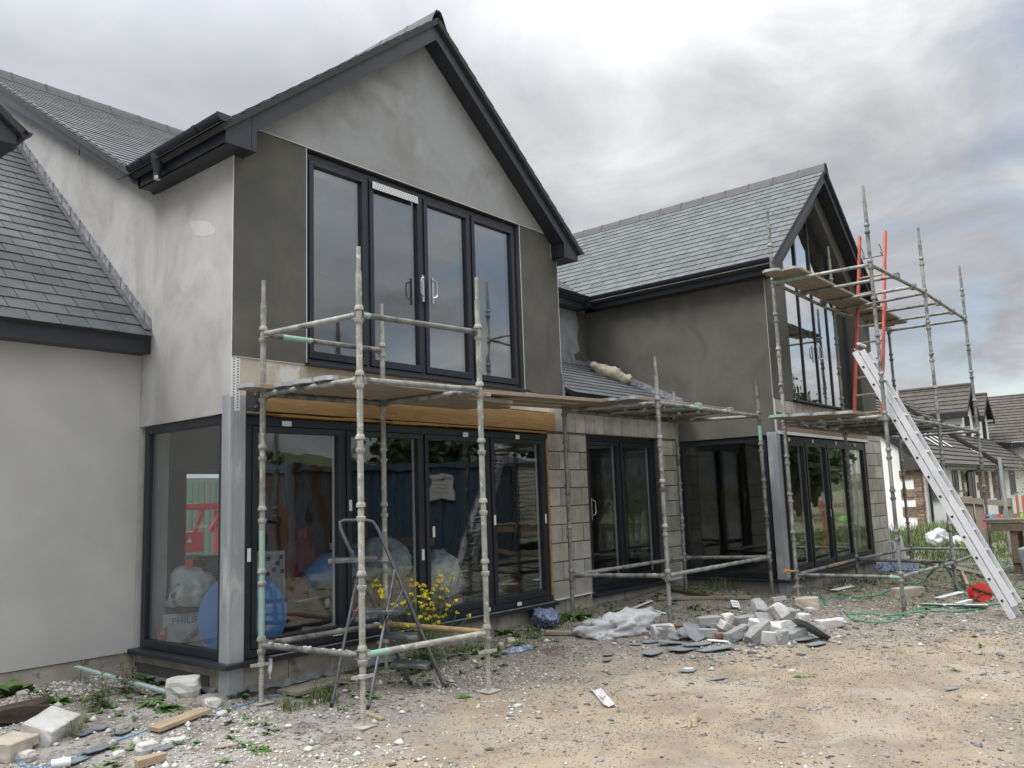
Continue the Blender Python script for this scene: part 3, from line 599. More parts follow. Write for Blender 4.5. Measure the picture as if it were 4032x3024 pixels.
mb=MB(); rect(mb,F1,4.2,8.15,.379,.385,-.075,-.03); mb.build('sill_tape',m_sheet,H)
# windows ----------------------------------------------------------------------
st=lambda *a:list(a)
window('bifold_doors',F1,3.99,8.18,.38,2.378,(5.05,6.075,7.117),d=.02,label='four panel folding doors with dark frame',
  stick=[[(4.40,2.335,.10,.045),(4.03,1.22,.035,.11),(4.95,.46,.11,.04)],[(5.52,2.315,.045,.05),(5.12,1.13,.035,.11),(5.11,1.60,.035,.10)],[(6.72,2.325,.085,.05),(6.04,1.08,.035,.11),(6.20,1.30,.035,.11),(7.0,.42,.09,.04)],[(7.62,2.33,.075,.05),(7.17,1.38,.035,.11),(8.11,1.36,.035,.11),(7.55,.42,.08,.04)]])
window('side_window',S,6.335,7.70,.38,2.402,(),d=.03,sash=False,fw=.075,stick=None)
o=window('upper_window',F1,4.615,7.775,2.90,4.945,(5.39,6.16,6.93),d=.05,pane=m_glassU,fw=.055,label='upstairs window with a pair of doors in the middle')
dhandle(F1,6.09,3.87,o,-1,d=-.03); dhandle(F1,6.235,3.87,o,1,d=-.03)
mb=MB(); rect(mb,F1,5.44,6.08,4.80,4.875,.018,.022)
for k in range(20):
    for c in range(3): uu=5.47+.031*k+.01*c; zz_=4.815+.022*c; rect(mb,F1,uu-.004,uu+.004,zz_-.004,zz_+.004,.0165,.0185,1)
mb.build('perforated_strip',[m_bead,m_dark],o)
mb=MB(); mb.box(4.585,7.80,6.12,6.25,2.872,2.898); mb.build('upper_sill',m_anth,H,bevel=.004)
# link wall with sliding door
blocks('link_blockwork',F1,8.20,11.438,-.08,2.42,openings=[(9.035,10.905,.36,2.42)],d0=.0,d1=.2,zoff=.005)
mb=MB(); u=8.36
while u<11.43: u1=min(u+.222,11.438); rect(mb,F1,u+.005,u1-.005,2.428,2.72,random.uniform(-.002,.002),.2); u=u1
mb.box(8.20,11.43,6.26,6.42,2.72,2.93); rect(mb,F1,8.20,11.43,2.425,2.72,.009,.19); mb.build('soldier_course',[m_block],H,bevel=.005)
o=window('sliding_door',F1,9.04,10.90,.37,2.412,(9.93,),d=.07,fw=.075,label='two panel dark sliding door in the bare blockwork')
dhandle(PF(6.27),9.16,1.46,o,1,d=-.04)
mb=MB(); mb.prism([(8.55,6.05,2.92),(11.438,6.05,2.92),(11.438,7.75,3.74),(8.55,7.75,3.74)],(0,0,-.04))
mb.build('lean_to_deck',m_dark,H)
slates('lean_to_slates',(8.552,6.03,2.925),(1,0,0),(0,1,.4824),2.886,1.72*math.hypot(1,.4824))
mb=MB(); mb.box(8.555,11.43,6.05,6.075,2.76,2.90); mb.box(8.555,11.43,6.076,6.199,2.762,2.772); mb.build('fascia',m_anth,H)
mb=MB(); mb.prism([(11.435,6.02,2.93),(11.435,7.75,3.765),(11.435,7.75,3.87),(11.435,6.02,3.03)],(-.012,0,0)); mb.prism([(8.56,7.745,3.75),(11.42,7.745,3.75),(11.42,7.745,3.83),(8.56,7.745,3.83)],(0,-.012,0)); mb.box(8.56,8.75,7.60,7.73,3.83,3.87); mb.build('lead_flashing',m_lead,H)
mb=MB(); mb.box(8.55,11.438,7.75,8.0,2.7,4.70); mb.build('upper_link_wall',mat('render_blue_grey',(.27,.285,.30),(.20,.21,.22),2.5,6,.4,.6,rough=.9,c3=(.10,.10,.095),s3=1.3,lo3=.62,hi3=.64),H)
mb=MB(); mb.prism([(11.10,7.747,3.83),(11.435,7.747,3.83),(11.435,7.747,4.65),(11.16,7.747,4.65),(11.22,7.747,4.4),(11.17,7.747,4.2),(11.23,7.747,4.0),(11.06,7.747,3.92)],(0,-.003,0)); mb.build('wet_render_edge',m_olive,H)
# wing two -----------------------------------------------------------------------
S2=PS(11.44); F2=PF(4.62)
mb=MB(); slab(mb,S2,[(4.622,2.385),(4.825,2.385),(4.825,4.66),(4.622,4.66)],0,.004); slab(mb,S2,[(4.825,2.385),(8.0,2.385),(8.0,4.66),(4.825,4.66)],0,.28); mb.build('side_wall',m_olive,H,label='dark olive rendered side wall of the far wing')
def aw(x): return 6.75-TP*abs(x-CX2)
mb=MB()
slab(mb,F2,[(11.445,2.905),(12.25,2.905),(12.25,aw(12.25)-.36+.0),(11.445,4.79)],.0,.20)
slab(mb,F2,[(15.55,2.905),(16.345,2.905),(16.345,4.79),(15.55,aw(15.55)-.36)],.0,.20)
slab(mb,F2,[(11.445,4.79),(12.25,aw(12.25)-.36),(CX2,aw(CX2)-.36),(CX2,aw(CX2))],0,.20)
slab(mb,F2,[(CX2,aw(CX2)),(CX2,aw(CX2)-.36),(15.55,aw(15.55)-.36),(16.345,4.79)],0,.20)
mb.build('gable_wall',m_olive,H,label='olive rendered gable around the tall glazing')
mb=MB(); rect(mb,F2,11.444,11.452,2.43,4.65,-.004,.0); rect(mb,F2,11.47,15.64,2.395,2.44,-.012,.02); rect(mb,F2,11.445,11.50,2.44,2.90,-.005,.001); mb.build('corner_bead',m_bead,H)
blocks('block_band',F2,11.45,16.345,2.70,2.903,d0=.004,d1=.2,bw=.225,bh=.21)
mb=MB(); rect(mb,F2,11.66,15.6,2.445,2.695,-.004,.1); rect(mb,F2,11.45,11.655,2.445,2.695,.01,.1,1); mb.build('timber_beam',[mat('brown_lintel_board',(.20,.14,.10),(.26,.19,.14),4,6,rough=.8,stretch=(1,8,8)),m_sheet],H)
blocks('block_pier',F2,15.48,16.345,-.05,2.69,d0=.004,d1=.3,bw=.44)
mb=MB(); rect(mb,F2,16.345,16.37,.0,2.70,-.012,.02); mb.build('pier_bead',m_bead,H)
mb=MB(); mb.box(16.05,16.34,4.925,16.4,.0,4.70); mb.build('flank_wall',m_olive,H)
window('bifold_doors',F2,11.63,15.45,.385,2.375,(12.55,13.50,14.47),d=.02,label='four panel folding doors of the far wing',
  stick=[[(11.95,2.33,.05,.05)],[(12.62,1.35,.03,.10),(12.63,1.10,.03,.10),(12.9,2.33,.05,.05)],[(13.95,2.33,.05,.05),(13.44,1.22,.03,.12)],[(14.9,2.33,.05,.05),(13.56,1.33,.03,.12)]])
window('side_window',S2,4.785,6.165,.38,2.375,(),d=.03,sash=False,fw=.075)
FU=PF(4.78); o=window('upper_window',FU,12.30,15.50,2.93,5.02,(13.25,13.90,14.55),d=.0,pane=m_glassB,fw=.05,sash=False,dep=.05,label='tall upstairs glazing of the far wing')
dhandle(FU,13.84,3.85,o,-1,d=-.03); dhandle(FU,13.96,3.85,o,1,d=-.03)
mb=MB(); z0=5.025; ap=6.30; e=lambda x,o_:ap-TP*abs(x-CX2)-o_
slab(mb,FU,[(12.36,z0),(CX2,ap),(15.43,z0),(15.33,z0),(CX2,ap-.085),(12.46,z0)],0,.07); rect(mb,FU,12.36,15.43,z0-.002,z0+.06,-.003,.07)
for u in(13.25,13.90,14.55): slab(mb,FU,[(u-.03,z0+.06),(u+.03,z0+.06),(u+.03,e(u+.03,.05)),(u-.03,e(u-.03,.05))],.004,.066)
go=mb.build('gable_glazing',m_frame,H)
for a_,b_ in((12.43,13.22),(13.28,13.87),(13.93,14.52),(14.58,15.36)):
    q=MB(); slab(q,FU,[(a_,z0+.06),(b_,z0+.06),(b_,max(e(b_,.06),z0+.061)),(a_,max(e(a_,.06),z0+.061))],.03,.045); q.build('pane',m_glassB,go)
mb=MB(); mb.box(12.2,15.6,4.55,4.78,2.905,2.93); mb.build('upper_sill',m_anth,H,bevel=.004)
# added fill over the gable frame so that no light leaks
mb=MB(); slab(mb,F2,[(12.25,5.02),(12.25,5.06),(CX2,6.385),(15.55,5.06),(15.55,5.02),(15.44,5.02),(CX2,6.298),(12.35,5.02)],.19,.24); mb.build('light_leak_fill',m_inner,H)
# interiors ---------------------------------------------------------------------------
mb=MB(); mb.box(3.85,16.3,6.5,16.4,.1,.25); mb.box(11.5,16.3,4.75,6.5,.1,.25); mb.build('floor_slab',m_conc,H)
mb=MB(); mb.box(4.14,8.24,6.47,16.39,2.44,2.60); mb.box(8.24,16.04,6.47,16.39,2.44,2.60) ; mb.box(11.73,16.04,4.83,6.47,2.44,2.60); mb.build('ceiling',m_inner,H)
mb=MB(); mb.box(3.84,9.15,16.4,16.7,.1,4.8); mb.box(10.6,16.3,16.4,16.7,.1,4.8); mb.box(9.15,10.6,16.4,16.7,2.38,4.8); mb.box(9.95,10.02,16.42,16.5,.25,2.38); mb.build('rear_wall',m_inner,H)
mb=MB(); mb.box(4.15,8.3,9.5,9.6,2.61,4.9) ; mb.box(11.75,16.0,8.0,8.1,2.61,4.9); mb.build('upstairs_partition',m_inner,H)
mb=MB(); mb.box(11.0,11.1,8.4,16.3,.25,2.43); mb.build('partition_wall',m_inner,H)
blocks('interior_blockwork',PF(8.05),4.145,4.30,.25,2.43,d0=0,d1=.12,mt=mat('interior_block',(.36,.37,.35),(.30,.31,.29),5,rough=.95,island=.06))
# ------------------------------------------------------------------ SCAFFOLD
def zat(py,x,y):
    lo,hi=-3,14
    for _ in range(50):
        m_=(lo+hi)/2; q=Vector((x,y,m_-CAMH)); 
        if 1512-FPX*q.dot(_u)/q.dot(_f)>py: lo=m_
        else: hi=m_
    return m_
m_jack=mat('pale_jack_steel',(.42,.41,.36),(.30,.29,.26),14,6,rough=.7,bump=.2,metal=.1)
def standard(par,x,y,zb,nodes,ztop,ma,jack=True,teal=None,lean=(0,0),mats=None):
    b=MB(); zj=nodes[0]-.13 if jack else zb+.05
    lz=lambda z:(x+lean[0]*(z-zb),y+lean[1]*(z-zb),z)
    zs=ztop-.20
    if teal:
        b.cyl(lz(zj),lz(teal[0]),.0242,12); b.cyl(lz(teal[0]),lz(teal[1]),.0244,12,1); b.cyl(lz(teal[1]),lz(zs),.0242,12)
    else: b.cyl(lz(zj),lz(zs),.0242,12)
    b.cyl(lz(zs),lz(ztop),.018,10)
    for z in nodes:
        if z>zs: continue
        for dz,up in((-.047,1),(.047,-1)):
            c=lz(z+dz); b.lathe(c,[(.0262,-.026*up),(.033,-.016*up),(.0365,.0),(.0365,.012*up),(.0262,.015*up)][::up],14)
    o=b.build('standard',[ma,m_teal],par,smooth=True)
    j=MB()
    if jack:
        j.cyl((x,y,zb+.005),(x,y,zj+.02),.017,12)
        z=zb+.02
        while z<zj-.07: j.lathe((x,y,z),[(.017,0),(.0205,.005),(.017,.010)],12); z+=.0125
        j.lathe((x,y,zj-.035),[(.024,0),(.034,.004),(.034,.028),(.024,.034)],12); j.bar((x-.085,y+.02,zj-.02),(x+.085,y-.02,zj-.02),.024,.022)
        j.box(x-.075,x+.075,y-.075,y+.075,zb+.012,zb+.02)
        j.build('base_jack',[mats or m_jack],o,smooth=False)
    else:
        j.cyl((x,y,zb-.05),(x,y,zj+.02),.0235,12); j.build('base_jack',mats or ma,o,smooth=True)
    return o
def tube(par,name,p0,p1,ma,r=.0242,splash=0,seed=0,mi2=None):
    b=MB(); p0=Vector(p0);p1=Vector(p1);a=(p1-p0).normalized(); L=(p1-p0).length
    p0=p0+a*.03;p1=p1-a*.03
    b.cyl(p0,p1,r,12)
    for q,s_ in((p0,1),(p1,-1)): b.bar(q-a*s_*.008,q+a*s_*.035,.03,.064,mi=0)
    if mi2: b.cyl(p0+a*L*mi2[0],p0+a*L*mi2[1],r+.0006,12,1)
    rnd=random.Random(seed)
    for k in range(splash):
        q=p0+a*rnd.uniform(.05,L-.1)+Vector((0,0,r-.004)); w_=rnd.uniform(.012,.04); b.obox(Matrix.Translation(q)@a.to_track_quat('X','Z').to_matrix().to_4x4(),w_,.02,.012,2,jit=.003)
    return b.build(name,[ma,m_teal if not(mi2 and len(mi2)>2) else mi2[2],m_white],par,smooth=True)
m_yt=mat('tube_yellow_paint',(.45,.34,.10),(.30,.26,.16),18,7,.42,.6,rough=.6,bump=.2,bscale=90)
m_yb=mat('tube_rusty_yellow',(.36,.24,.10),(.24,.19,.13),9,7,.42,.6,rough=.7,bump=.3,bscale=80)
N1=[.51,1.045,1.55,2.06,2.55,3.06,3.56]
T1=root('scaffold_tower','near square scaffold tower of pale splashed tubes in front of the folding doors','scaffolding','scaffold bays along the house')
A=(4.027,6.016);B=(4.136,4.905);C=(5.352,4.761);D=(5.292,5.943)
standard(T1,*A,.05,N1[:5]+N1[5:6],zat(1105,*A),m_pole2,teal=(.55,1.42))
standard(T1,*B,.0,N1[:6],zat(972,*B),m_pole2)
standard(T1,*C,.03,N1[:6],zat(1094,*C),m_pole2)
standard(T1,*D,.08,N1[:6],zat(1197,*D),m_pole2)
def P3(q,z): return (q[0],q[1],z)
tube(T1,'ledger',P3(A,.51),P3(B,.51),m_pole,splash=14,seed=1)
tube(T1,'ledger',P3(A,.515),P3(D,.515),m_pole,splash=6,seed=2)
tube(T1,'ledger',P3(B,.51),P3(C,.51),m_pole2,mi2=(.02,.16))
tube(T1,'ledger',P3(D,.515),P3(C,.515),m_yb)
for a_,b_,s_ in((A,B,3),(B,C,0),(C,D,0),(A,D,4)):
    tube(T1,'ledger',P3(a_,2.55),P3(b_,2.55),m_pole,splash=s_,seed=s_)
for a_,b_,mi in((A,B,None),(B,C,(.0,.05)),(A,D,(.12,.35))):
    tube(T1,'guard_rail',P3(a_,3.06),P3(b_,3.06),m_pole,mi2=mi)
T2=root('scaffold_tower','middle scaffold bay of dull grey tubes in front of the sliding door','scaffolding','scaffold bays along the house')
E_=(8.10,5.86);F_=(8.399,4.753);G_=(11.192,4.74);H_=(10.813,5.838); N2=[.70,1.2,1.7,2.2,2.64]
standard(T2,*E_,.24,N2,zat(1470,*E_),m_pole,jack=False); standard(T2,*F_,.10,N2,zat(1405,*F_),m_pole,jack=False); standard(T2,*G_,.17,N2,zat(1493,*G_),m_pole,jack=False,teal=(2.3,2.5)); standard(T2,*H_,.24,N2,zat(1542,*H_),m_pole,jack=False)
for a_,b_,s_ in((E_,F_,4),(F_,G_,3),(G_,H_,0),(E_,H_,0)):
    tube(T2,'ledger',P3(a_,.70),P3(b_,.70),m_pole,splash=s_,seed=s_); 
    tube(T2,'ledger',P3(a_,2.64),P3(b_,2.64),m_pole)
for f_,mi in((.36,(.72,.99)),(.68,None)):
    a_=Vector(P3(E_,2.665)).lerp(Vector(P3(H_,2.665)),f_); b_=Vector(P3(F_,2.665)).lerp(Vector(P3(G_,2.665)),f_)
    tube(T2,'transom',a_,b_,m_pole,mi2=(.6,.97) if mi else None)
    q=MB(); q.obox(Matrix.Translation(b_),.09,.06,.085); q.build('coupler',m_teal if mi else m_board,T2,bevel=.006)
T3=root('scaffold_tower','far two storey scaffold of grey tubes around the far glazed gable','scaffolding','scaffold bays along the house')
I=(10.912,4.274);J=(10.981,3.009);K=(13.25,2.908);L_=(15.987,2.917);M_=(15.994,4.18);N_=(13.472,4.318); N3=[.50,1.0,1.5,2.0,2.47,2.96,3.45,3.93,4.42,4.9]
for q,zb,py,mt_ in((I,.2,832,m_pole),(J,.10,732,m_pole),(K,.12,898,m_pole),(L_,.16,1047,m_pole),(M_,.17,1170,m_pole),(N_,.14,971,m_pole)):
    standard(T3,*q,zb,N3,zat(py,*q),mt_,jack=q in(I,),mats=m_rust if q==J else None)
E3=[(I,J),(J,K),(K,L_),(L_,M_),(M_,N_),(N_,I)]
for a_,b_ in E3+[(N_,K)]:
    tube(T3,'ledger',P3(a_,.50),P3(b_,.50),m_pole,splash=0,mi2=(.88,.98) if a_==I and b_==J else ((.2,.5,m_yb) if a_==N_ and b_==I else None))
    tube(T3,'ledger',P3(a_,2.47),P3(b_,2.47),m_pole)
    tube(T3,'ledger',P3(a_,4.42),P3(b_,4.42),m_pole,mi2=(.0,.3) if a_==I and b_==J else None)
for zz_ in(2.495,4.445):
    for f_ in((.16,.30,.44,.60,.74,.88) if zz_<3 else (.2,.37,.66,.85)):
        x_=10.95+f_*5.04; a_=(x_,4.26,zz_); b_=(x_,2.955,zz_)
        tube(T3,'transom',a_,b_,m_pole); q=MB(); q.obox(Matrix.Translation(b_),.085,.075,.085); q.obox(Matrix.Translation(a_),.085,.075,.085); q.build('coupler',m_board if random.random()<.4 else m_pole,T3,bevel=.006)
# boards -------------------------------------------------------------------
def board(label,p0,p1,tz=.038,w_=.222,ma=None,band=(1,1),green=False,grp='scaffold boards'):
    rt=MB(); p0=Vector(p0);p1=Vector(p1); a=(p1-p0).normalized(); b=Vector((0,0,1)).cross(a).normalized(); c=a.cross(b); L=(p1-p0).length
    n=10; top=[];vs=[]; cut=.045
    prof=[(-0,cut),(cut,0)]
    poly=[p0+b*(-w_/2+cut),p0+a*cut+b*(-w_/2),p1-a*cut+b*(-w_/2),p1+b*(-w_/2+cut),p1+b*(w_/2-cut),p1-a*cut+b*(w_/2),p0+a*cut+b*(w_/2),p0+b*(w_/2-cut)]
    rt.prism(poly,c*tz); o=rt.build('scaffold_board',ma or m_board,None,bevel=.004); tag(o,label,'board',grp)
    for f_,q,s_ in((band[0],p0,1),(band[1],p1,-1)):
        if f_:
            k=MB(); e=.0025
            P=[q+a*s_*.10+b*(-w_/2-e),q+a*s_*cut+b*(-w_/2-e),q-a*s_*e+b*(-w_/2+cut),q-a*s_*e+b*(w_/2-cut),q+a*s_*cut+b*(w_/2+e),q+a*s_*.10+b*(w_/2+e)]
            for u,v in zip(P[:-1],P[1:]):
                k.add([u+c*.003,v+c*.003,v+c*(tz-.003),u+c*(tz-.003)],[(0,1,2,3)])
            k.build('end_band',m_teal if green else m_galv,o)
    return o
zb=2.578
board('splashed scaffold board nearest the steel corner column, with a banded end',(3.80,5.985,zb),(6.6,6.0,zb))
board('second scaffold board from the wall on the near tower',(4.00,5.755,zb+.002),(6.9,5.77,zb+.002))
board('third scaffold board from the wall on the near tower',(4.02,5.525,zb),(6.65,5.54,zb))
board('short scaffold board on the outer side of the near tower deck',(4.05,5.29,zb),(6.0,5.27,zb))
zc=2.665
board('fresh pale board bridging the first two scaffold bays against the wall',(5.15,6.02,zb+.045),(8.72,5.92,zc+.032),ma=m_boardx)
board('long board bridging the first two scaffold bays, second from the wall',(5.10,5.76,zb+.045),(8.75,5.66,zc+.032))
board('long board bridging the first two scaffold bays, third from the wall',(5.05,5.51,zb+.042),(8.70,5.40,zc+.032))
for k,(y_,lb) in enumerate(((5.75,'innermost of the wide middle scaffold deck boards beside the wall'),(5.51,'second board from the wall on the wide middle deck'),(5.27,'third board from the wall on the wide middle deck'),(5.03,'outer board of the wide middle deck with the near banded end'),)):
    board(lb,(8.0+.06*k,y_+.02,zc+.028-(.0 if y_<5.3 else .0)),(11.05-.1*k,y_-.02,zc+.028))
for k,(y_,lb) in enumerate(((4.16,'innermost lower deck board of the far scaffold, with a green end band'),(3.92,'second lower deck board of the far scaffold'),(3.68,'third lower deck board of the far scaffold'),(3.44,'outer lower deck board of the far scaffold'))):
    board(lb,(10.35+.12*k,y_,2.523),(15.6-.3*k,y_-.02,2.523),green=(k==0))
for k,(y_,lb) in enumerate(((4.15,'innermost upper deck board of the far scaffold'),(3.92,'outer upper deck board of the far scaffold beside the red ladder'))):
    board(lb,(10.50+.1*k,y_,4.473),(15.9-.1*k,y_-.02,4.473))
# a timber offcut on the deck
q=at(1700,1515,z=2.68); b_=MB(); b_.bar((q.x-.25,q.y+.0,2.64),(q.x+.42,q.y-.12,2.67),.07,.035); tag(b_.build('timber_offcut',m_boardx,None,bevel=.003),'orange timber offcut lying on the boards below the upstairs window','offcut')
q=at(1650,1500,z=2.67); b_=MB(); b_.bar((q.x-.22,q.y+.1,2.645),(q.x+.2,q.y,2.648),.12,.012); tag(b_.build('metal_strip',m_galv,None,bevel=.003),'perforated metal strip lying on the boards below the upstairs window','metal strip')
# ------------------------------------------------------------------ LADDERS
AL=root('extension_ladder','long aluminium double extension ladder leaning on the far scaffold','ladder')
fo=Vector((11.1,1.88,zg(11.1,1.88))); tp=Vector((11.1,3.34,3.35)); ax=(tp-fo).normalized(); nr=ax.cross(Vector((1,0,0))).normalized()
if nr.z<0: nr=-nr
def stile(x,off,l0,l1,nm):
    b=MB(); a=fo+ax*l0+nr*off; c=fo+ax*l1+nr*off; sh=Vector((x-11.1,0,0)); a=a+sh;c=c+sh
    b.bar(a,c,.070,.026,up=(1,0,0)); o=b.build(nm,m_alu,AL,bevel=.003); return o
Lh=(tp-fo).length
S_=[stile(11.1,0,0,Lh,'stile'),stile(11.44,0,0,Lh,'stile'),stile(11.13,.082,.12,Lh-.03,'stile'),stile(11.41,.082,.12,Lh-.03,'stile')]
nr_=int(Lh/.26); 
for k in range(nr_+1):
    p=fo+ax*(.22+.262*k)
    b=MB(); b.bar(p+Vector((-.016,0,0)),p+Vector((.355,0,0)),.03,.03,up=tuple(nr)); b.bar(p+Vector((-.0195,0,0)),p+Vector((-.0140,0,0)),.026,.026,up=tuple(nr),mi=1)
    p2=p+nr*.082+ax*.05; b.bar(p2+Vector((.022,0,0)),p2+Vector((.32,0,0)),.03,.03,up=tuple(nr)); 
    # plug holes on the outer face
    b.build('rung',[m_alu,m_dark],AL)
b=MB(); b.bar(tp+Vector((0,0,0))+nr*0,tp+ax*.012,.074,.03,up=(1,0,0)); b.build('end_cap',m_black,AL)
RL=root('red_ladder','red painted ladder with pale wooden rungs standing on the far scaffold','ladder')
bt=Vector((12.85,3.97,2.565)); tt=Vector((14.04,3.97,5.71)); off=Vector((0,-.40,0)); a_=(tt-bt).normalized()
for o_ in(Vector((0,0,0)),off):
    b=MB(); b.bar(bt+o_,tt+o_,.075,.032,up=(0,1,0)); b.build('stile',m_red,RL,bevel=.004)
Lr=(tt-bt).length
for k in range(int(Lr/.30)):
    p=bt+a_*(.14+.30*k); 
    if k>=9: break
    b=MB(); b.cyl(p,p+off,.0165,10); b.build('rung',m_rung,RL,smooth=True)
b=MB(); p=bt+a_*(Lr-.46); b.cyl(p,p+off,.008,8)
for s_ in(.06,.34):
    c=p+Vector((0,-s_,.1)); b.tube([c+Vector((0,.02*math.cos(t_)-.0,.0))+Vector((.06*math.sin(t_),0,.1*math.cos(t_)))for t_ in np.linspace(0,4.2,10)],.006,6)
b.build('lashing',m_black,RL,smooth=True)
# step ladder
SL=root('step_ladder','small grey steel step ladder with black treads standing inside the near scaffold tower','step ladder')
def gv(px,py,dz=0.): 
    p=gp(px,py); return Vector((p.x,p.y,zg(p.x,p.y)+dz))
lf0=gv(1305,2785);lf1=gv(1450,2800);rf0=gv(1617,2703);rf1=gv(1752,2712)
# frame rotated in the ground plane: back legs (left in picture) and front rails (right)
top0=at(1415,2240,y=(lf0.y+rf0.y)/2-.02); 
wv=(lf1-lf0); topz=lf0.z+1.17
tl=at(1412,2240,z=1.07); tr=at(1554,2240,z=1.05)
b=MB(); b.cyl(lf0,tl,.0125,10); b.cyl(lf1,tr,.0125,10); b.cyl(lf0.lerp(tl,.17),lf1.lerp(tr,.17),.006,8); b.build('rear_frame',m_step,SL,smooth=True)
ft0=rf0+(tl-rf0)*1.0; ft1=rf1+(tr-rf1)*1.0
d0=(tl-rf0).normalized(); d1=(tr-rf1).normalized()
h0=tl+d0*.40; h1=tr+d1*.40; b=MB(); e0=h0+ (h1-h0)*.18+d0*.05; e1=h1+(h0-h1)*.18+d1*.05
b.tube([rf0,tl,h0-d0*.03,h0+(h1-h0)*.06+d0*.035,e0,e1,h1+(h0-h1)*.06+d1*.035,h1-d1*.03,tr,rf1],.0155,10); b.build('front_frame',m_step,SL,smooth=True)
fw_=((rf0+rf1)/2-(lf0+lf1)/2); fw_.z=0; fw_.normalize()
for f_,dep,th in((.20,.24,.03),(.44,.24,.03),(.66,.32,.032)):
    p0=rf0.lerp(tl,f_);p1=rf1.lerp(tr,f_); c=(p0+p1)/2; wd_=(p1-p0).length+.02; X_=(p1-p0).normalized(); Y_=Vector((0,0,1)).cross(X_)
    c2=c-fw_*(.07 if f_<.6 else .15); Mx=Matrix(((X_.x,Y_.x,0,c2.x),(X_.y,Y_.y,0,c2.y),(X_.z,Y_.z,1,c2.z),(0,0,0,1)))
    b=MB(); b.obox(Mx,wd_,dep,th); b.build('tread',m_tread,SL,bevel=.006)
p0=tl+d0*.10;p1=tr+d1*.10; c=(p0+p1)/2-fw_*.20; Mx=Matrix(((X_.x,Y_.x,0,c.x),(X_.y,Y_.y,0,c.y),(0,0,1,c.z),(0,0,0,1))); b=MB(); b.obox(Mx,.40,.26,.035); b.build('tool_tray',m_tread,SL,bevel=.006)
b=MB(); b.cyl(tl+d0*.06,c-fw_*.02-X_*.15,.008,8); b.cyl(tr+d1*.06,c-fw_*.02+X_*.15,.008,8); b.cyl(rf0.lerp(tl,.83),lf0.lerp(tl,.55),.007,8); b.cyl(rf1.lerp(tr,.83),lf1.lerp(tr,.55),.007,8); b.build('strut',m_step,SL,smooth=True)
b=MB(); q0=lf0.lerp(tl,.68);q1=lf1.lerp(tr,.68); b.tube([q0,q1,q1+Vector((0,0,.05))+fw_*.02],.004,6); b.build('locking_wire',m_gas,SL)
for p in(lf0,lf1,rf0,rf1): b=MB(); b.cyl(p-Vector((0,0,.01)),p+Vector((0,0,.03)),.016,10); b.build('rubber_foot',m_black,SL)
# rolled canvas on the lean-to roof
b=MB(); p0=at(2303,1465,z=3.62); 
qa=Vector((11.05,7.42,3.66)); qb=Vector((11.20,6.78,3.36)); 
pts=[];rs=[]
for k in range(15):
    t_=k/14; p=qa.lerp(qb,t_)+Vector((.02*math.sin(t_*9),0,.015*math.sin(t_*14)))+Vector((0,0,.02)); pts.append(p); rs.append(.095*(.55+.6*math.sin(PI*(t_*.92+.06)))+random.uniform(-.01,.012))
b.tube(pts,.1,16,rs=rs); o=b.build('rolled_canvas',m_tarp,None,smooth=True); tag(o,'dirty cream rolled canvas sheet lying on the small slate lean-to roof','rolled canvas')
for v in o.data.vertices:
    h=math.sin(v.co.x*61+v.co.z*40)*math.sin(v.co.y*57+2)+math.sin(v.co.y*110+v.co.z*90); v.co+=v.normal*(.012*h)
# ------------------------------------------------------------------ RUBBLE AND CLUTTER
def rockmesh(name,ma,p,size,rot=(0,0,0),seed=0,kind='block',par=None,bev=.006):
    rnd=random.Random(seed); b=bmesh.new(); bmesh.ops.create_cube(b,size=1)
    if kind=='rock':
        bmesh.ops.subdivide_edges(b,edges=b.edges[:],cuts=3,use_grid_fill=True)
        for v in b.verts:
            n=v.co.normalized(); v.co=v.co.lerp(n*.62,.55); v.co*=1+rnd.uniform(-.09,.09)
    elif kind=='block':
        bmesh.ops.subdivide_edges(b,edges=b.edges[:],cuts=3,use_grid_fill=True)
        ch=[(Vector((rnd.choice((-1,1)),rnd.choice((-1,1)),rnd.choice((-1,1)))),rnd.uniform(.72,.95)) for _ in range(3)]
        for v in b.verts:
            for d_,s_ in ch:
                if (v.co-d_*.5).length<.30: v.co*=s_
            v.co+=Vector([rnd.uniform(-.012,.012) for _ in range(3)])
    elif kind=='wedge':
        bmesh.ops.subdivide_edges(b,edges=b.edges[:],cuts=2,use_grid_fill=True)
        for v in b.verts:
            if v.co.x>0: v.co.z=(v.co.z+.5)*(1-v.co.x*1.25)-.5; v.co.y*=1-v.co.x*.3
            v.co+=Vector([rnd.uniform(-.02,.02) for _ in range(3)])
    for v in b.verts: v.co=Vector((v.co.x*size[0],v.co.y*size[1],v.co.z*size[2]))
    me=bpy.data.meshes.new(name); bmesh.ops.recalc_face_normals(b,faces=b.faces); b.to_mesh(me); b.free(); me.materials.append(ma)
    o=bpy.data.objects.new(name,me); COL.objects.link(o); o.location=p; o.rotation_euler=Euler([R(a) for a in rot]); m_=o.modifiers.new('bevel','BEVEL'); m_.width=bev; m_.segments=1; m_.limit_method='ANGLE'; m_.angle_limit=R(40)
    if par: o.parent=par
    return o
def put(name,label,cat,ma,px,py,size,rot=(0,0,0),h=0,kind='block',grp=None,seed=None):
    p=gp(px,py,dz=h); size=tuple(.9*q for q in size) if h>.04 and grp else size; p=Vector((p.x,p.y,zg(p.x,p.y)+h*.93)); seed=seed if seed is not None else int(px*7+py)
    o=rockmesh(name,ma,p,size,rot,seed,kind); return tag(o,label,cat,grp)
G1='broken blocks in the rubble heap'
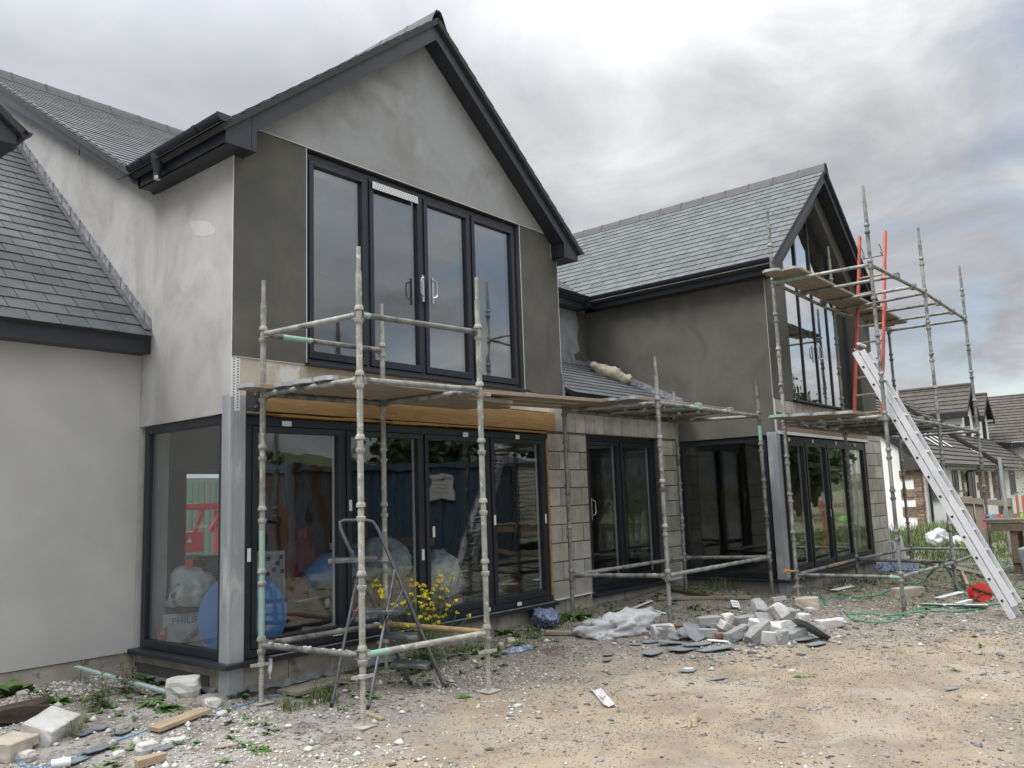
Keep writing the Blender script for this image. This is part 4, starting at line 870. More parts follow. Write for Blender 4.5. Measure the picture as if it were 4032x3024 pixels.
hp=[('broken_block','dark grey block tilted at the upper left of the rubble heap',m_gblk,2989,2392,(.24,.16,.12),(20,-32,35),.24,'block'),
('broken_block','white block with a pointed top, highest in the rubble heap',m_blk,3063,2397,(.20,.14,.17),(-25,18,50),.26,'block'),
('broken_block','flat blue-grey slab face propped in the middle of the heap',m_gblk,3012,2428,(.26,.04,.17),(-35,8,-20),.19,'block'),
('broken_block','dark grey half block at the left end of the heap, lying on another',m_gblk,2788,2448,(.29,.13,.11),(2,0,-36),.14,'block'),
('broken_block','small square white block standing left of the heap top',m_blk,2866,2439,(.12,.11,.13),(4,-6,-30),.16,'block'),
('broken_block','white wedge sliding off the left side of the heap',m_blk,2862,2470,(.19,.12,.10),(15,28,-20),.10,'wedge'),
('broken_block','dark grey flat block behind the middle of the heap',m_gblk,2936,2444,(.27,.14,.10),(2,-3,-38),.12,'block'),
('broken_block','long white slab lying diagonally over the middle of the heap',m_blk,3010,2457,(.36,.14,.09),(14,16,-62),.17,'block'),
('broken_block','long grey block low at the front left of the heap',m_gblk,2904,2493,(.33,.12,.12),(-8,-14,-18),.07,'block'),
('broken_block','large grey-brown block leaning at the front of the heap',m_gblk,2983,2490,(.33,.15,.17),(10,-30,-28),.10,'block'),
('broken_block','large white wedge with a sloping top right of the heap middle',m_blk,3095,2462,(.32,.18,.17),(-4,-14,-30),.10,'wedge'),
('broken_block','thin white slab under the large wedge',m_blk,3050,2474,(.28,.12,.05),(10,22,-40),.10,'block'),
('broken_block','small white block at the right shoulder of the heap',m_blk,3160,2439,(.14,.12,.14),(3,5,-36),.10,'block'),
('broken_block','grey block peeping out behind the right side of the heap',m_gblk,3112,2420,(.17,.13,.13),(6,-8,20),.09,'block'),
('broken_block','grey rubble piece speckled with white below the topmost block',m_gblk,3066,2437,(.14,.10,.09),(20,8,15),.14,'block'),
('broken_block','pale five sided block at the very front of the heap',m_blk,3025,2511,(.18,.13,.15),(0,8,-36),.06,'block'),
('broken_block','grey upright block beside the pale front one',m_gblk,3074,2511,(.13,.11,.15),(4,-5,-30),.06,'block'),
('broken_block','grey block low at the front right of the heap',m_gblk,3128,2497,(.27,.16,.11),(3,-12,-25),.05,'block'),
('broken_block','pale grey-brown block low at the left end of the heap',m_gblk,2779,2497,(.24,.13,.10),(0,5,-36),.045,'block'),
('broken_brick','brown brick end poking out low at the left of the heap',m_brown,2840,2503,(.13,.07,.065),(0,0,-33),.035,'block'),
('broken_brick','small brown brick wedged under the left grey half block',m_brown,2808,2465,(.12,.07,.05),(2,0,-34),.07,'block'),
('broken_block','grey block buried under the white wedge on the left',m_gblk,2826,2478,(.24,.13,.10),(-3,4,-30),.055,'block'),
('broken_block','grey block hidden in the core of the heap',m_gblk,3000,2470,(.30,.22,.14),(0,5,10),.06,'block'),
('broken_block','grey block under the right side of the heap',m_gblk,3090,2485,(.26,.2,.12),(0,-6,-15),.05,'block'),
('broken_block','white block with a slate on top beside the scaffold foot',m_blk,2612,2476,(.24,.14,.14),(2,0,-35),.065,'block'),
('long_block','long white block lying on its own right of the heap',m_blk,3274,2457,(.36,.12,.09),(0,0,-28),.04,'block'),
('beige_block','large beige block with the green hose end over it',m_blkb,3179,2372,(.36,.27,.15),(-4,3,20),.06,'block'),
('beige_block','beige block behind the rusty jack of the far scaffold',m_blkb,3575,2338,(.42,.20,.15),(0,0,-28),.04,'block'),
]
for nm,lb,ma,px,py,sz,rt,h,kd in hp: put(nm,lb,'brick' if 'brick' in nm else 'block',ma,px,py,sz,rt,h,kd,G1 if 'heap' in lb else None)
stn=[('stone','small cream stone in front of the large beige block',m_blk,3189,2398,(.10,.07,.05)),
('stone','brown-grey flat stone left of the rubble heap',m_brown,2683,2462,(.14,.08,.03)),
('stone','big pale rounded lump of concrete beside the steel corner column',m_blk,720,2712,(.25,.20,.17)),
('stone','pale boulder chunk low beside the corner column base',m_blk,835,2765,(.12,.10,.07)),
('stone','white angular stone at the bottom left corner of the yard',m_blk,101,2974,(.12,.09,.07)),
('stone','white flat stone in front of the short plank',m_blk,695,2912,(.15,.07,.04)),
('stone','white angular stone behind the sawn timber offcut',m_blk,578,2947,(.13,.09,.08)),
('stone','small white cube of stone beside the blue rope',m_blk,468,2965,(.075,.06,.05)),
('stone','white pebble right of the short plank',m_blk,874,2815,(.085,.07,.05)),
('stone','cream stone beside the dark sleeper',m_blk,90,2727,(.09,.07,.05)),
('stone','tan stone lying in the weeds by the near tower foot',m_blkb,2012,2522,(.13,.08,.06)),
('stone','small tan stone near the near tower foot',m_blkb,1972,2540,(.08,.06,.05)),
('stone','pale grey lump half buried beside the heap',m_gblk,2872,2392,(.15,.10,.05)),
('stone','single round pebble on the bare sand',m_blkb,3115,2640,(.055,.05,.04)),
('stone','slate covered lump alone on the sand',m_blkb,2712,2635,(.09,.06,.03))]
for i,(nm,lb,ma,px,py,sz) in enumerate(stn): put(nm,lb,'stone',ma,px,py,sz,(random.uniform(-8,8),random.uniform(-8,8),random.uniform(0,180)),sz[2]*.3,'rock',None,i)
# cut white blocks and timber on the left
put('white_block','large white sawn block tipped on its side beside the dark sleeper','block',m_blk,196,2865,(.34,.22,.13),(18,-6,38),.07,'block',None,3)
put('beige_block','beige block cut off by the left edge, in front of the white block','block',m_blkb,45,2942,(.26,.20,.12),(4,0,30),.05,'block',None,4)
put('sleeper','dark tarred sleeper end at the left edge','timber',m_sleeper,60,2812,(.48,.15,.12),(0,0,14),.055,'block',None,5)
def plank(label,p0,p1,w_,h,ma=m_boardx,name='plank',up=(0,0,1),cat='plank'):
    b=MB(); b.bar(p0,p1,w_,h,up=up); o=b.build(name,ma,None,bevel=.003); return tag(o,label,cat)
def g3(px,py,dz=0): p=gp(px,py,dz); return Vector((p.x,p.y,zg(p.x,p.y)+dz))
plank('short pale plank lying on the gravel in front of the corner column',g3(605,2868,.03),g3(810,2795,.045),.13,.03)
plank('sawn timber offcut at the bottom of the picture on white gravel',g3(535,3005,.03),g3(650,2975,.03),.055,.05)
plank('small orange offcut under the step ladder foot',g3(1440,2817,.012),g3(1508,2832,.012),.035,.018)
plank('tiny orange chip of wood on the gravel',g3(845,2945,.012),g3(935,2932,.012),.04,.012)
plank('pale plank running into the clear polythene',g3(2150,2487,.03),g3(2370,2490,.03),.12,.035,m_old)
plank('long grey board lying behind the middle scaffold foot',g3(2590,2358,.025),g3(2955,2352,.03),.10,.035,m_old)
plank('dark rotten timber against the link plinth',g3(2635,2330,.03),g3(2790,2345,.03),.09,.05,m_sleeper)
plank('weathered boards under the folding doors beside the step ladder',g3(1130,2720,.03),g3(1370,2655,.03),.26,.03,m_old)
plank('long pale plank on the ground beyond the far wing',g3(3520,2185,.04),g3(3885,2262,.04),.20,.04,m_old)
plank('upright block of board leaning by the red reel',g3(3812,2322,.01),g3(3787,2262,.12),.11,.04,m_boardx,up=(0,1,.2))
plank('pale green lath lying across the weeds on the left',g3(300,2628,.12),g3(655,2728,.05),.045,.02,m_lath,'lath',cat='lath')
plank('white plastic trim lying under the middle scaffold',g3(2492,2392,.02),g3(2565,2368,.02),.05,.012,m_white,'plastic_trim',cat='trim')
plank('short white trim near the middle scaffold foot',g3(2578,2402,.02),g3(2618,2414,.02),.05,.012,m_white,'plastic_trim',cat='trim')
plank('ragged white trim piece behind the large beige block',g3(3283,2322,.03),g3(3352,2310,.03),.11,.01,m_white,'plastic_trim',cat='trim')
plank('white trim lying behind the bundle of beads',g3(3690,2352,.02),g3(3785,2335,.03),.09,.015,m_white,'plastic_trim',cat='trim')
plank('folded white paper cone beside the corner column of the far wing',g3(3040,2362,.03),g3(3092,2352,.04),.06,.05,m_bag,'paper_offcut',cat='paper')
plank('crumbling white lath on the heap edge',g3(2785,2518,.03),g3(2870,2523,.02),.07,.012,m_white,'plastic_trim',cat='trim')
# perforated bead pieces
def bead(label,p0,p1,w_=.05,wings=1,parts=None):
    p0=Vector(p0);p1=Vector(p1);a=(p1-p0).normalized();L=(p1-p0).length;b=MB()
    for s_,tl_ in((1,R(22)),(-1,R(-28 if wings else 10))):
        side=Vector((0,0,1)).cross(a).normalized()*s_; n_=(side*math.cos(tl_ if s_>0 else -tl_)+Vector((0,0,1))*math.sin(abs(tl_))).normalized()
        up=a.cross(n_).normalized(); b.prism([p0,p1,p1+n_*w_,p0+n_*w_],up*.002)
        k=.012
        while k<L-.012:
            for c in(.4,.75):
                q=p0+a*k+n_*w_*c; 
                for sg in(1,-1):
                    r_=q+up*(.0035 if sg>0 else -.0015); b.add([r_-a*.004-n_*.004,r_+a*.004-n_*.004,r_+a*.004+n_*.004,r_-a*.004+n_*.004],[(0,1,2,3)],1)
            k+=.02
    o=b.build('angle_bead',[m_white,m_dark],None); return tag(o,label,'angle bead')
bead('short white perforated angle bead alone on the sand',g3(2345,2718,.01),g3(2398,2772,.01),.045)
bead('white perforated bead leaning low on the blockwork beside the sliding door',at(2192,2365,y=6.17),at(2332,2335,y=6.17),.05,0)
bead('white perforated bead left at the foot of the sliding door reveal',at(2628,2290,y=6.1),at(2692,2272,y=6.1),.05,0)
bead('longest perforated bead in the bundle beside the far scaffold',g3(3625,2372,.03),g3(3890,2382,.03),.06)
bead('crossed perforated bead in the bundle beside the far scaffold',g3(3622,2368,.04),g3(3720,2384,.03),.05)
plank('white plastic channel lying on the bundle of beads',g3(3768,2370,.06),g3(3822,2358,.06),.05,.03,m_white,'plastic_trim',cat='trim')
# slates lying about
def slatepc(label,px,py,sx_,sy_,rot,h=.012,seed=0):
    p=g3(px,py,h); rnd=random.Random(seed); n=7; pts=[]
    for k in range(n):
        a=2*PI*k/n+rnd.uniform(-.25,.25); c=abs(math.cos(a))**.6*(1 if math.cos(a)>0 else -1); s_=abs(math.sin(a))**.6*(1 if math.sin(a)>0 else -1); pts.append(Vector((c*sx_/2*rnd.uniform(.85,1.05),s_*sy_/2*rnd.uniform(.85,1.05),0)))
    M=Matrix.Translation(p)@Euler([R(a) for a in rot]).to_matrix().to_4x4(); b=MB(); b.prism([M@q for q in pts],M.to_3x3()@Vector((0,0,.007))); return tag(b.build('slate_offcut',m_slab,None),label,'slate','slate offcuts')
sl_=[('large slate leaning off the right side of the rubble heap',3195,2478,.42,.22,(-20,32,-48),.10),
('curled upright slate at the left of the rubble heap',2730,2484,.26,.24,(50,10,-20),.10),
('pale streaked slate in front of the curled upright one',2697,2492,.22,.16,(25,-8,10),.06),
('flat diamond slate in front of the heap on the left',2690,2548,.36,.20,(0,3,-10),.015),
('flat slate behind the diamond shaped one',2745,2533,.36,.16,(2,0,-25),.018),
('flat slate overlapping right in front of the heap',2822,2550,.40,.13,(1,-3,-32),.02),
('slate lying on the sand below the near heap edge',2568,2568,.28,.16,(2,0,0),.012),
('slate piece on top of the white block beside the scaffold foot',2612,2455,.20,.10,(3,4,-30),.145),
('slate scrap low behind the flat diamond slate',2640,2520,.28,.15,(4,6,-40),.03),
('dark slate scrap between pole foot and heap',2655,2500,.22,.14,(10,-8,20),.05),
('small slate left of the flat slates',2500,2530,.16,.11,(0,2,10),.01),
('narrow slate beneath the clear polythene',2560,2515,.20,.12,(2,2,-20),.012),
('lone small slate on the sand left of the trim',2395,2580,.15,.08,(0,3,0),.01),
('thin slate left of the lone small one',2390,2598,.15,.07,(0,3,15),.01),
('slate on the bare sand under a cream stone',2712,2640,.22,.13,(0,2,10),.01),
('wide thin slate alone on the middle of the sand',2820,2660,.22,.07,(0,1,-25),.008),
('dark slate near the right side of the sand',3745,2712,.16,.06,(0,1,-20),.01),
('slate scraps right of the heap, upper piece',3165,2512,.26,.12,(4,-4,-30),.03),
('slate scraps right of the heap, lowest piece',3215,2528,.24,.11,(2,-3,-25),.02),
('long slate lying beside the blue rope on the left',400,2935,.34,.12,(1,2,28),.012),
('slate at the left edge of the white gravel behind the rope',392,2862,.16,.11,(3,2,40),.015),
('flat blue slate left of the short plank',335,2886,.18,.10,(2,0,30),.014),
('small slate right of the slate behind the rope',490,2872,.16,.09,(2,2,30),.012),
('dark slate beside the white pipe end',300,2985,.28,.10,(0,2,25),.01),
('slate scrap on the gravel left of the white stone',640,2948,.14,.10,(4,2,10),.012)]
for i,(lb,px,py,a_,b_,rt,h) in enumerate(sl_): slatepc(lb,px,py,a_,b_,rt,h,i)
# polythene, wrap, paper
def blob(name,label,cat,ma,c,sx_,sy_,sz_,seed,wr=.22):
    b=bmesh.new(); bmesh.ops.create_icosphere(b,subdivisions=4,radius=.5); r=random.Random(seed); o1=[Vector((r.uniform(-9,9),r.uniform(-9,9),r.uniform(-9,9))) for _ in range(4)]
    from mathutils import noise as mn
    for v in b.verts:
        p=v.co.copy(); n=p.normalized()
        d=.9*mn.noise(p*2.2+o1[0])+.9*(.35-abs(mn.noise(p*4.5+o1[1])))+.5*(.3-abs(mn.noise(p*9+o1[2])))+.25*(.3-abs(mn.noise(p*18+o1[3])))
        q=p+n*d*wr; q.z=max(q.z,-.30+.05*mn.noise(p*5)); v.co=Vector((q.x*sx_,q.y*sy_,(q.z+.30)*sz_/.75))
    me=bpy.data.meshes.new(name); b.to_mesh(me); b.free(); me.materials.append(ma); me.polygons.foreach_set('use_smooth',[True]*len(me.polygons)); o=bpy.data.objects.new(name,me); COL.objects.link(o); o.location=c; o.rotation_euler=(0,0,r.uniform(0,6)); return tag(o,label,cat)
def crumple(name,label,cat,ma,px,py,sx_,sy_,hz,seed,rot=0,nx_=34,ny_=22,base=None):
    p=base or g3(px,py,.0); r=np.random.default_rng(seed); vs=[];fs=[]
    ca,sa=math.cos(rot),math.sin(rot)
    for j in range(ny_):
        for i in range(nx_):
            u=i/(nx_-1)*2-1; v=j/(ny_-1)*2-1; rad=(abs(u)**2.4+abs(v)**2.4)**(1/2.4); k=min(1,1.5*max(0,1-rad**3))
            e=1+.15*math.sin(7*math.atan2(v,u)+seed)
            x=u*sx_/2*e; y=v*sy_/2*e
            N_n=lambda f,s_: float(vnoise(np.array([u*f+40+v*.3*f]),np.array([v*f+40-u*.2*f]),1.0,s_)[0])
            rd=(1-abs(2*N_n(3,seed+1)-1))*.5+(1-abs(2*N_n(6.5,seed+2)-1))*.3+(1-abs(2*N_n(13,seed+3)-1))*.2
            h=hz*k*(.38+.35*N_n(1.3,seed)+.75*(rd-.4))+.006
            wx=p.x+x*ca-y*sa; wy=p.y+x*sa+y*ca; vs.append((wx,wy,(p.z if base else zg(wx,wy))+h))
    for j in range(ny_-1):
        for i in range(nx_-1): a=j*nx_+i; fs.append((a,a+1,a+nx_+1,a+nx_))
    b=MB(); b.add(vs,fs); o=b.build(name,ma,None); s_=o.modifiers.new('thick','SOLIDIFY'); s_.thickness=.003; return tag(o,label,cat)
o=blob('polythene_sheet','crumpled clear polythene sheet lying left of the rubble heap','sheet',m_poly,g3(2440,2492),.72,.28,.19,11,.5); o.rotation_euler=(0,0,-.55)
blob('plastic_wrap','blue checked plastic wrap caught on the end of a plank by the folding doors','wrap',m_polyb,g3(2150,2460),.50,.26,.14,12,.35)
crumple('plastic_wrap','pale blue scrap of wrap on the gravel beside the near tower foot','wrap',m_polyb,2045,2560,.30,.12,.04,13,-.3)
crumple('plastic_wrap','large blue and white packaging heap beside the far block pier','wrap',m_polyb,3530,2245,.8,.4,.16,14,-.6)
crumple('plastic_wrap','tall clear wrap standing against the far block pier','wrap',m_poly,3520,2215,.5,.35,.5,15,-.6)
crumple('paper_scrap','crumpled tan paper lying on the sand in the foreground','paper',mat('tan_paper',(.30,.25,.17),(.22,.185,.13),12,rough=.9,bump=.4),2725,2842,.30,.09,.035,16,.3,34,18)
blob('plastic_bag','white and pink plastic bag lying in the grass beyond the far scaffold','bag',m_bag,g3(3700,2150),.6,.45,.35,17)
crumple('polythene_sheet','white sheet spread in the grass beyond the far scaffold','sheet',m_bag,3770,2140,1.3,.5,.18,18,.1)
crumple('polythene_sheet','pale roll of sheeting by the neighbouring white wall','sheet',m_bag,3660,2092,1.6,.4,.15,19,.0)
b=MB(); q=at(1062,2590,x=4.03+.03); 
jx,jy,jz=4.06,6.02,.40; vs=[]
for i in range(9):
    t_=i/8; vs+= [(jx+.018+.008*math.sin(t_*9),jy-.03,jz-.16*t_),(jx+.045-.01*t_+.008*math.sin(t_*7),jy-.04+.01*math.sin(t_*8),jz-.16*t_)]
b.add(vs,[(2*i,2*i+1,2*i+3,2*i+2) for i in range(8)]); o=b.build('tape_strip',m_bag,None); s_=o.modifiers.new('t','SOLIDIFY'); s_.thickness=.002; tag(o,'strip of torn white tape hanging from the jack of the near tower','tape')
b=MB(); p0=at(3090,2247,y=4.30); p1=at(3128,2250,y=4.28); b.cyl(p0,p1,.018,10,r1=.012); b.cyl(p1,p1+(p1-p0)*.35,.009,8); tag(b.build('foam_gun_nozzle',m_orange,None,smooth=True),'orange plastic handle hooked on the first pole of the far scaffold','handle')
# hose, rope, reel
def line(name,label,cat,ma,pts,r,h=.0,closed=False,zs=None):
    P=[g3(px,py,h) for px,py in pts]
    if zs: 
        for i,z in zs.items(): q=at(pts[i][0],pts[i][1],z=z); P[i]=q
    out=[]
    for i in range(len(P)-1):
        p0=P[max(i-1,0)];p1=P[i];p2=P[i+1];p3=P[min(i+2,len(P)-1)]
        for k in range(6):
            t_=k/6; q=.5*((2*p1)+(-p0+p2)*t_+(2*p0-5*p1+4*p2-p3)*t_*t_+(-p0+3*p1-3*p2+p3)*t_**3); q.z=max(q.z,zg(q.x,q.y)+r*.6+h); out.append(q)
    out.append(P[-1]); b=MB(); b.tube(out,r,7); return tag(b.build(name,ma,None,smooth=True),label,cat)
z6=lambda x,y:(3300+x/3.0219,2050+y/3.0219)
line('garden_hose','green and yellow hose looped on the ground in front of the far scaffold','hose',m_hose,[z6(*q) for q in[(2200,985),(1950,995),(1790,1005),(1700,1015),(1300,1030),(1060,1035),(940,1060),(860,1110),(760,1110),(500,1118),(250,1118),(120,1120),(110,1150),(180,1180),(400,1188),(650,1188),(740,1155),(800,1100),(960,1100),(1200,1080),(1440,1088),(1600,1050),(1760,1015),(1785,985),(1700,955),(1560,915),(1470,860),(1400,760),(1350,660),(1310,590),(1250,515)]],.0135,zs={30:.56,29:.42,28:.28,27:.20})
line('garden_hose','green hose trailing from the scaffold tube towards the large beige block','hose',m_hose,[z6(*q) for q in[(1235,515),(1150,560),(1080,650),(1000,730),(900,775),(780,800),(640,832),(560,870),(420,905),(200,912),(0,908),(-110,905)]],.0135,zs={0:.56,1:.42,2:.22})
line('garden_hose','short loop of green hose draped over the large beige block','hose',m_hose,[(3165,2278),(3178,2310),(3200,2345),(3232,2372),(3252,2385),(3250,2362),(3238,2355)],.011,zs={0:.40,1:.28,2:.2,3:.12})
line('garden_hose','tangled pale green hose in the grass right of the long ladder','hose',m_hose,[z6(*q) for q in[(1600,545),(1800,530),(1990,525),(2040,545),(2000,575),(2100,590),(2220,585)]],.012)
line('garden_hose','second tangle of pale green hose near the right edge','hose',m_hose,[z6(*q) for q in[(1880,470),(2000,505),(2110,535),(2220,560),(2300,580)]],.012)
line('garden_hose','green hose lying behind the long ladder foot at the right edge','hose',m_hose,[z6(*q) for q in[(1800,740),(1900,780),(2050,760),(2130,800),(2220,830),(2300,850)]],.012)
line('blue_rope','blue rope snaking over the gravel at the bottom left','rope',m_rope,[(-40,3008),(0,2998),(45,2982),(62,2998),(95,3014),(140,3020),(200,3008),(255,2985),(330,2975),(400,2938),(480,2905),(570,2876),(640,2850),(700,2830)],.0065)
line('blue_rope','blue cord running past the foot of the first scaffold pole','rope',m_rope,[(810,2805),(900,2788),(980,2770),(1030,2745),(1090,2735),(1150,2728)],.006)
line('blue_rope','blue cord on the ground between the step ladder and the near tower foot','rope',m_rope,[(1690,2612),(1745,2600),(1820,2586),(1880,2565),(1935,2560)],.006)
line('blue_rope','thin blue cord lying under the middle scaffold bay','rope',m_rope,[(2440,2435),(2520,2425),(2600,2400),(2690,2385)],.005)
RE=root('hose_reel','red plastic hose reel lying on the grass beside the long ladder','hose reel'); p=g3(3865,2335,.11); dv=Vector((-.75,-.62,.22)).normalized()
b=MB(); b.cyl(p-dv*.0,p+dv*.02,.122,24); b.cyl(p-dv*.11,p-dv*.095,.122,24); b.build('flange',m_reel,RE,smooth=True); b=MB(); b.cyl(p-dv*.12,p,.06,14); b.build('drum',m_black,RE)
b=MB(); s_=dv.cross(Vector((0,0,1))).normalized(); b.bar(p+dv*.03-s_*-.24+Vector((0,0,.12)),p+dv*.03-s_*.2+Vector((0,0,-.06)),.03,.02); b.bar(p+dv*.03,p+dv*.03+s_*.15-Vector((0,0,.1)),.025,.02); b.build('handle_bar',m_rust,RE)
b=MB(); p=g3(240,3000,.03); b.cyl(p+Vector((-.05,.02,0)),p+Vector((.05,-.02,.0)),.03,14); tag(b.build('pipe_end',m_white,None,smooth=True),'cut end of white plastic pipe beside the blue rope','pipe')
p=at(2400,2410,y=5.9); 
b=MB(); p=g3(2895,2380,.06); M=Matrix.Translation(p)@Euler((R(50),R(10),R(-30))).to_matrix().to_4x4(); b.obox(M,.11,.10,.012)
for i in range(3):
    for j in range(2): b.obox(M@Matrix.Translation((-.03+.03*i,-.02+.035*j,.0065)),.014,.014,.004,1)
tag(b.build('packing_spacer',[m_white,m_dark],None),'small white perforated spacer lying behind the rubble heap','spacer')
# ------------------------------------------------------------------ GRAVEL
def scatter(name,ma,N,xr,yr,dens,smin,smax,flat,seed,maxd=60,power=3.0):
    r=np.random.default_rng(seed); V=[];Fa=[];base=np.array([(1,0,0),(-1,0,0),(0,1,0),(0,-1,0),(0,0,1),(0,0,-1)],float); tri=np.array([(0,2,4),(2,1,4),(1,3,4),(3,0,4),(2,0,5),(1,2,5),(3,1,5),(0,3,5)])
    x=r.uniform(*xr,N); y=r.uniform(*yr,N); keep=r.random(N)<dens(x,y); x=x[keep];y=y[keep]; n=len(x)
    i=np.clip(np.searchsorted(xs,x)-1,0,len(xs)-2); j=np.clip(np.searchsorted(ys,y)-1,0,len(ys)-2); fx=(x-xs[i])/(xs[i+1]-xs[i]); fy=(y-ys[j])/(ys[j+1]-ys[j])
    z=(ZZ[j,i]*(1-fx)+ZZ[j,i+1]*fx)*(1-fy)+(ZZ[j+1,i]*(1-fx)+ZZ[j+1,i+1]*fx)*fy
    s=smin+(smax-smin)*r.random(n)**power
    loc=base[None]*(1+r.uniform(-.35,.35,(n,6,1))); sc_=np.stack([s*r.uniform(.8,1.5,n),s*r.uniform(.6,1.1,n),s*flat*r.uniform(.7,1.2,n)],-1); loc=loc*sc_[:,None]
    a=r.uniform(0,2*PI,n); tx=r.uniform(-.25,.25,n); ca,sa=np.cos(a)[:,None],np.sin(a)[:,None]; X=loc[...,0]*ca-loc[...,1]*sa; Y=loc[...,0]*sa+loc[...,1]*ca; Z=loc[...,2]+X*tx[:,None]
    P=np.stack([X+x[:,None],Y+y[:,None],Z+(z+s*flat*.25)[:,None]],-1).reshape(-1,3); Fc=(tri[None]+6*np.arange(n)[:,None,None]).reshape(-1,3)
    me=bpy.data.meshes.new(name); me.vertices.add(len(P)); me.vertices.foreach_set('co',P.ravel()); me.loops.add(Fc.size); me.loops.foreach_set('vertex_index',Fc.ravel()); me.polygons.add(len(Fc)); me.polygons.foreach_set('loop_start',np.arange(0,Fc.size,3)); me.polygons.foreach_set('loop_total',np.full(len(Fc),3)); me.update(calc_edges=True); me.validate(); me.materials.append(ma)
    o=bpy.data.objects.new(name,me); COL.objects.link(o); return o
def outside(x,y): return ~(((x>3.7)&(y>6.25))|(y>7.75)|((x>11.35)&(x<16.4)&(y>4.65)))
def vis(x,y):
    az=np.degrees(np.arctan2(x,y)); return (az>14)&(az<86)&(y>.4)
def sandm(x,y): return np.minimum(1,1.35*np.exp(-((((x-6.1)*.95-(y-2.75)*.3)/3.3)**2+(((x-6.1)*.3+(y-2.75)*.95)/1.5)**2)))
def gravmat(name,cols,rough=.95):
    m=bpy.data.materials.new(name); m.use_nodes=True; t=NT(m.node_tree); b=t.n['Principled BSDF']; g=t.new('ShaderNodeNewGeometry').outputs['Random Per Island']
    c=t.ramp(g,[(i/len(cols),c) for i,c in enumerate(cols)],'CONSTANT'); t.l.new(c,b.inputs['Base Color']); b.inputs['Roughness'].default_value=rough; return m
m_gv=gravmat('gravel_grey',[(.22,.195,.165),(.13,.12,.11),(.28,.25,.21),(.09,.08,.075),(.34,.31,.27),(.17,.145,.12),(.25,.205,.155),(.14,.145,.15),(.20,.16,.12)])
m_lime=gravmat('gravel_white',[(.50,.49,.46),(.38,.37,.35),(.58,.57,.54),(.30,.29,.27),(.44,.42,.38)])
m_chip=gravmat('slate_chip',[(.11,.125,.135),(.15,.17,.18),(.08,.09,.10),(.19,.20,.21)],.7)
pn=lambda x,y,s,sd_: vnoise(x+50,y+50,s,sd_)
tag(scatter('gravel',m_gv,260000,(0,24),(.4,8),lambda x,y: outside(x,y)*vis(x,y)*(1-.93*sandm(x,y))*(np.clip(1.35-np.hypot(x,y)/16,.15,1))*(.15+.9*pn(x,y,1.3,31)),.003,.017,.7,21,power=4),'loose grey and brown gravel covering the yard','gravel',kind='stuff')
tag(scatter('limestone_gravel',m_lime,90000,(0,9),(.8,8),lambda x,y: outside(x,y)*vis(x,y)*(1-.97*sandm(x,y))*np.clip((6.4-x)/2.5,.05,1)*(pn(x,y,1.9,33)>.47)*np.clip((x+y*1.6-6.5)/1.5,.06,1),.003,.020,.7,22,power=3),'white limestone gravel strewn over the left of the yard','gravel',kind='stuff')
tag(scatter('stones',m_gv,5200,(0,20),(.6,8),lambda x,y: outside(x,y)*vis(x,y)*(1-.97*sandm(x,y))*(pn(x,y,1.1,35)>.4),.012,.045,.55,23,power=3.5),'larger stones lying among the gravel','stones',kind='stuff')
tag(scatter('pale_stones',m_lime,2600,(0,9),(1,8),lambda x,y: outside(x,y)*vis(x,y)*(1-.98*sandm(x,y))*np.clip((6.5-x)/3,.03,1),.012,.045,.7,24,power=3),'larger white stones lying among the gravel','stones',kind='stuff')
tag(scatter('slate_chips',m_chip,16000,(1,16),(.8,6.2),lambda x,y: outside(x,y)*vis(x,y)*(.06+.5*np.exp(-(((x-6.8)/2.2)**2+((y-3.6)/.8)**2))+.5*(pn(x,y,1.2,37)>.66)),.006,.04,.14,25,power=3.2),'scattered slate chips','slate chips',kind='stuff')
m_grit=gravmat('sand_grit',[(.25,.205,.145),(.19,.16,.125),(.30,.25,.18),(.13,.12,.11),(.22,.18,.13)])
tag(scatter('grit',m_grit,150000,(2.5,11),(.7,5),lambda x,y: outside(x,y)*vis(x,y)*sandm(x,y)*(.25+.75*(pn(x,y,2.7,39)>.42)),.0022,.0075,.7,26,power=3),'fine grit strewn over the bare sandy ground','grit',kind='stuff')
hpx,hpy=gp(2990,2480).x,gp(2990,2480).y
m_rub=gravmat('rubble_bits',[(.40,.39,.37),(.24,.24,.24),(.17,.18,.19),(.33,.31,.27),(.12,.13,.14)])
tag(scatter('rubble',m_rub,9000,(hpx-2.4,hpx+2.4),(hpy-1.6,hpy+1.6),lambda x,y: np.exp(-(((x-hpx)/.95)**2+((y-hpy)/.55)**2)),.006,.045,.6,28,power=2.6),'small broken bits of block and slate around the rubble heap','rubble',kind='stuff')
tag(scatter('debris',m_rub,5000,(8,22),(.8,4.5),lambda x,y: outside(x,y)*vis(x,y)*(1-.9*sandm(x,y))*(pn(x,y,1.6,43)>.38),.006,.04,.5,44,power=2.8),'scattered bits of stone and slate on the right of the yard','debris',kind='stuff')
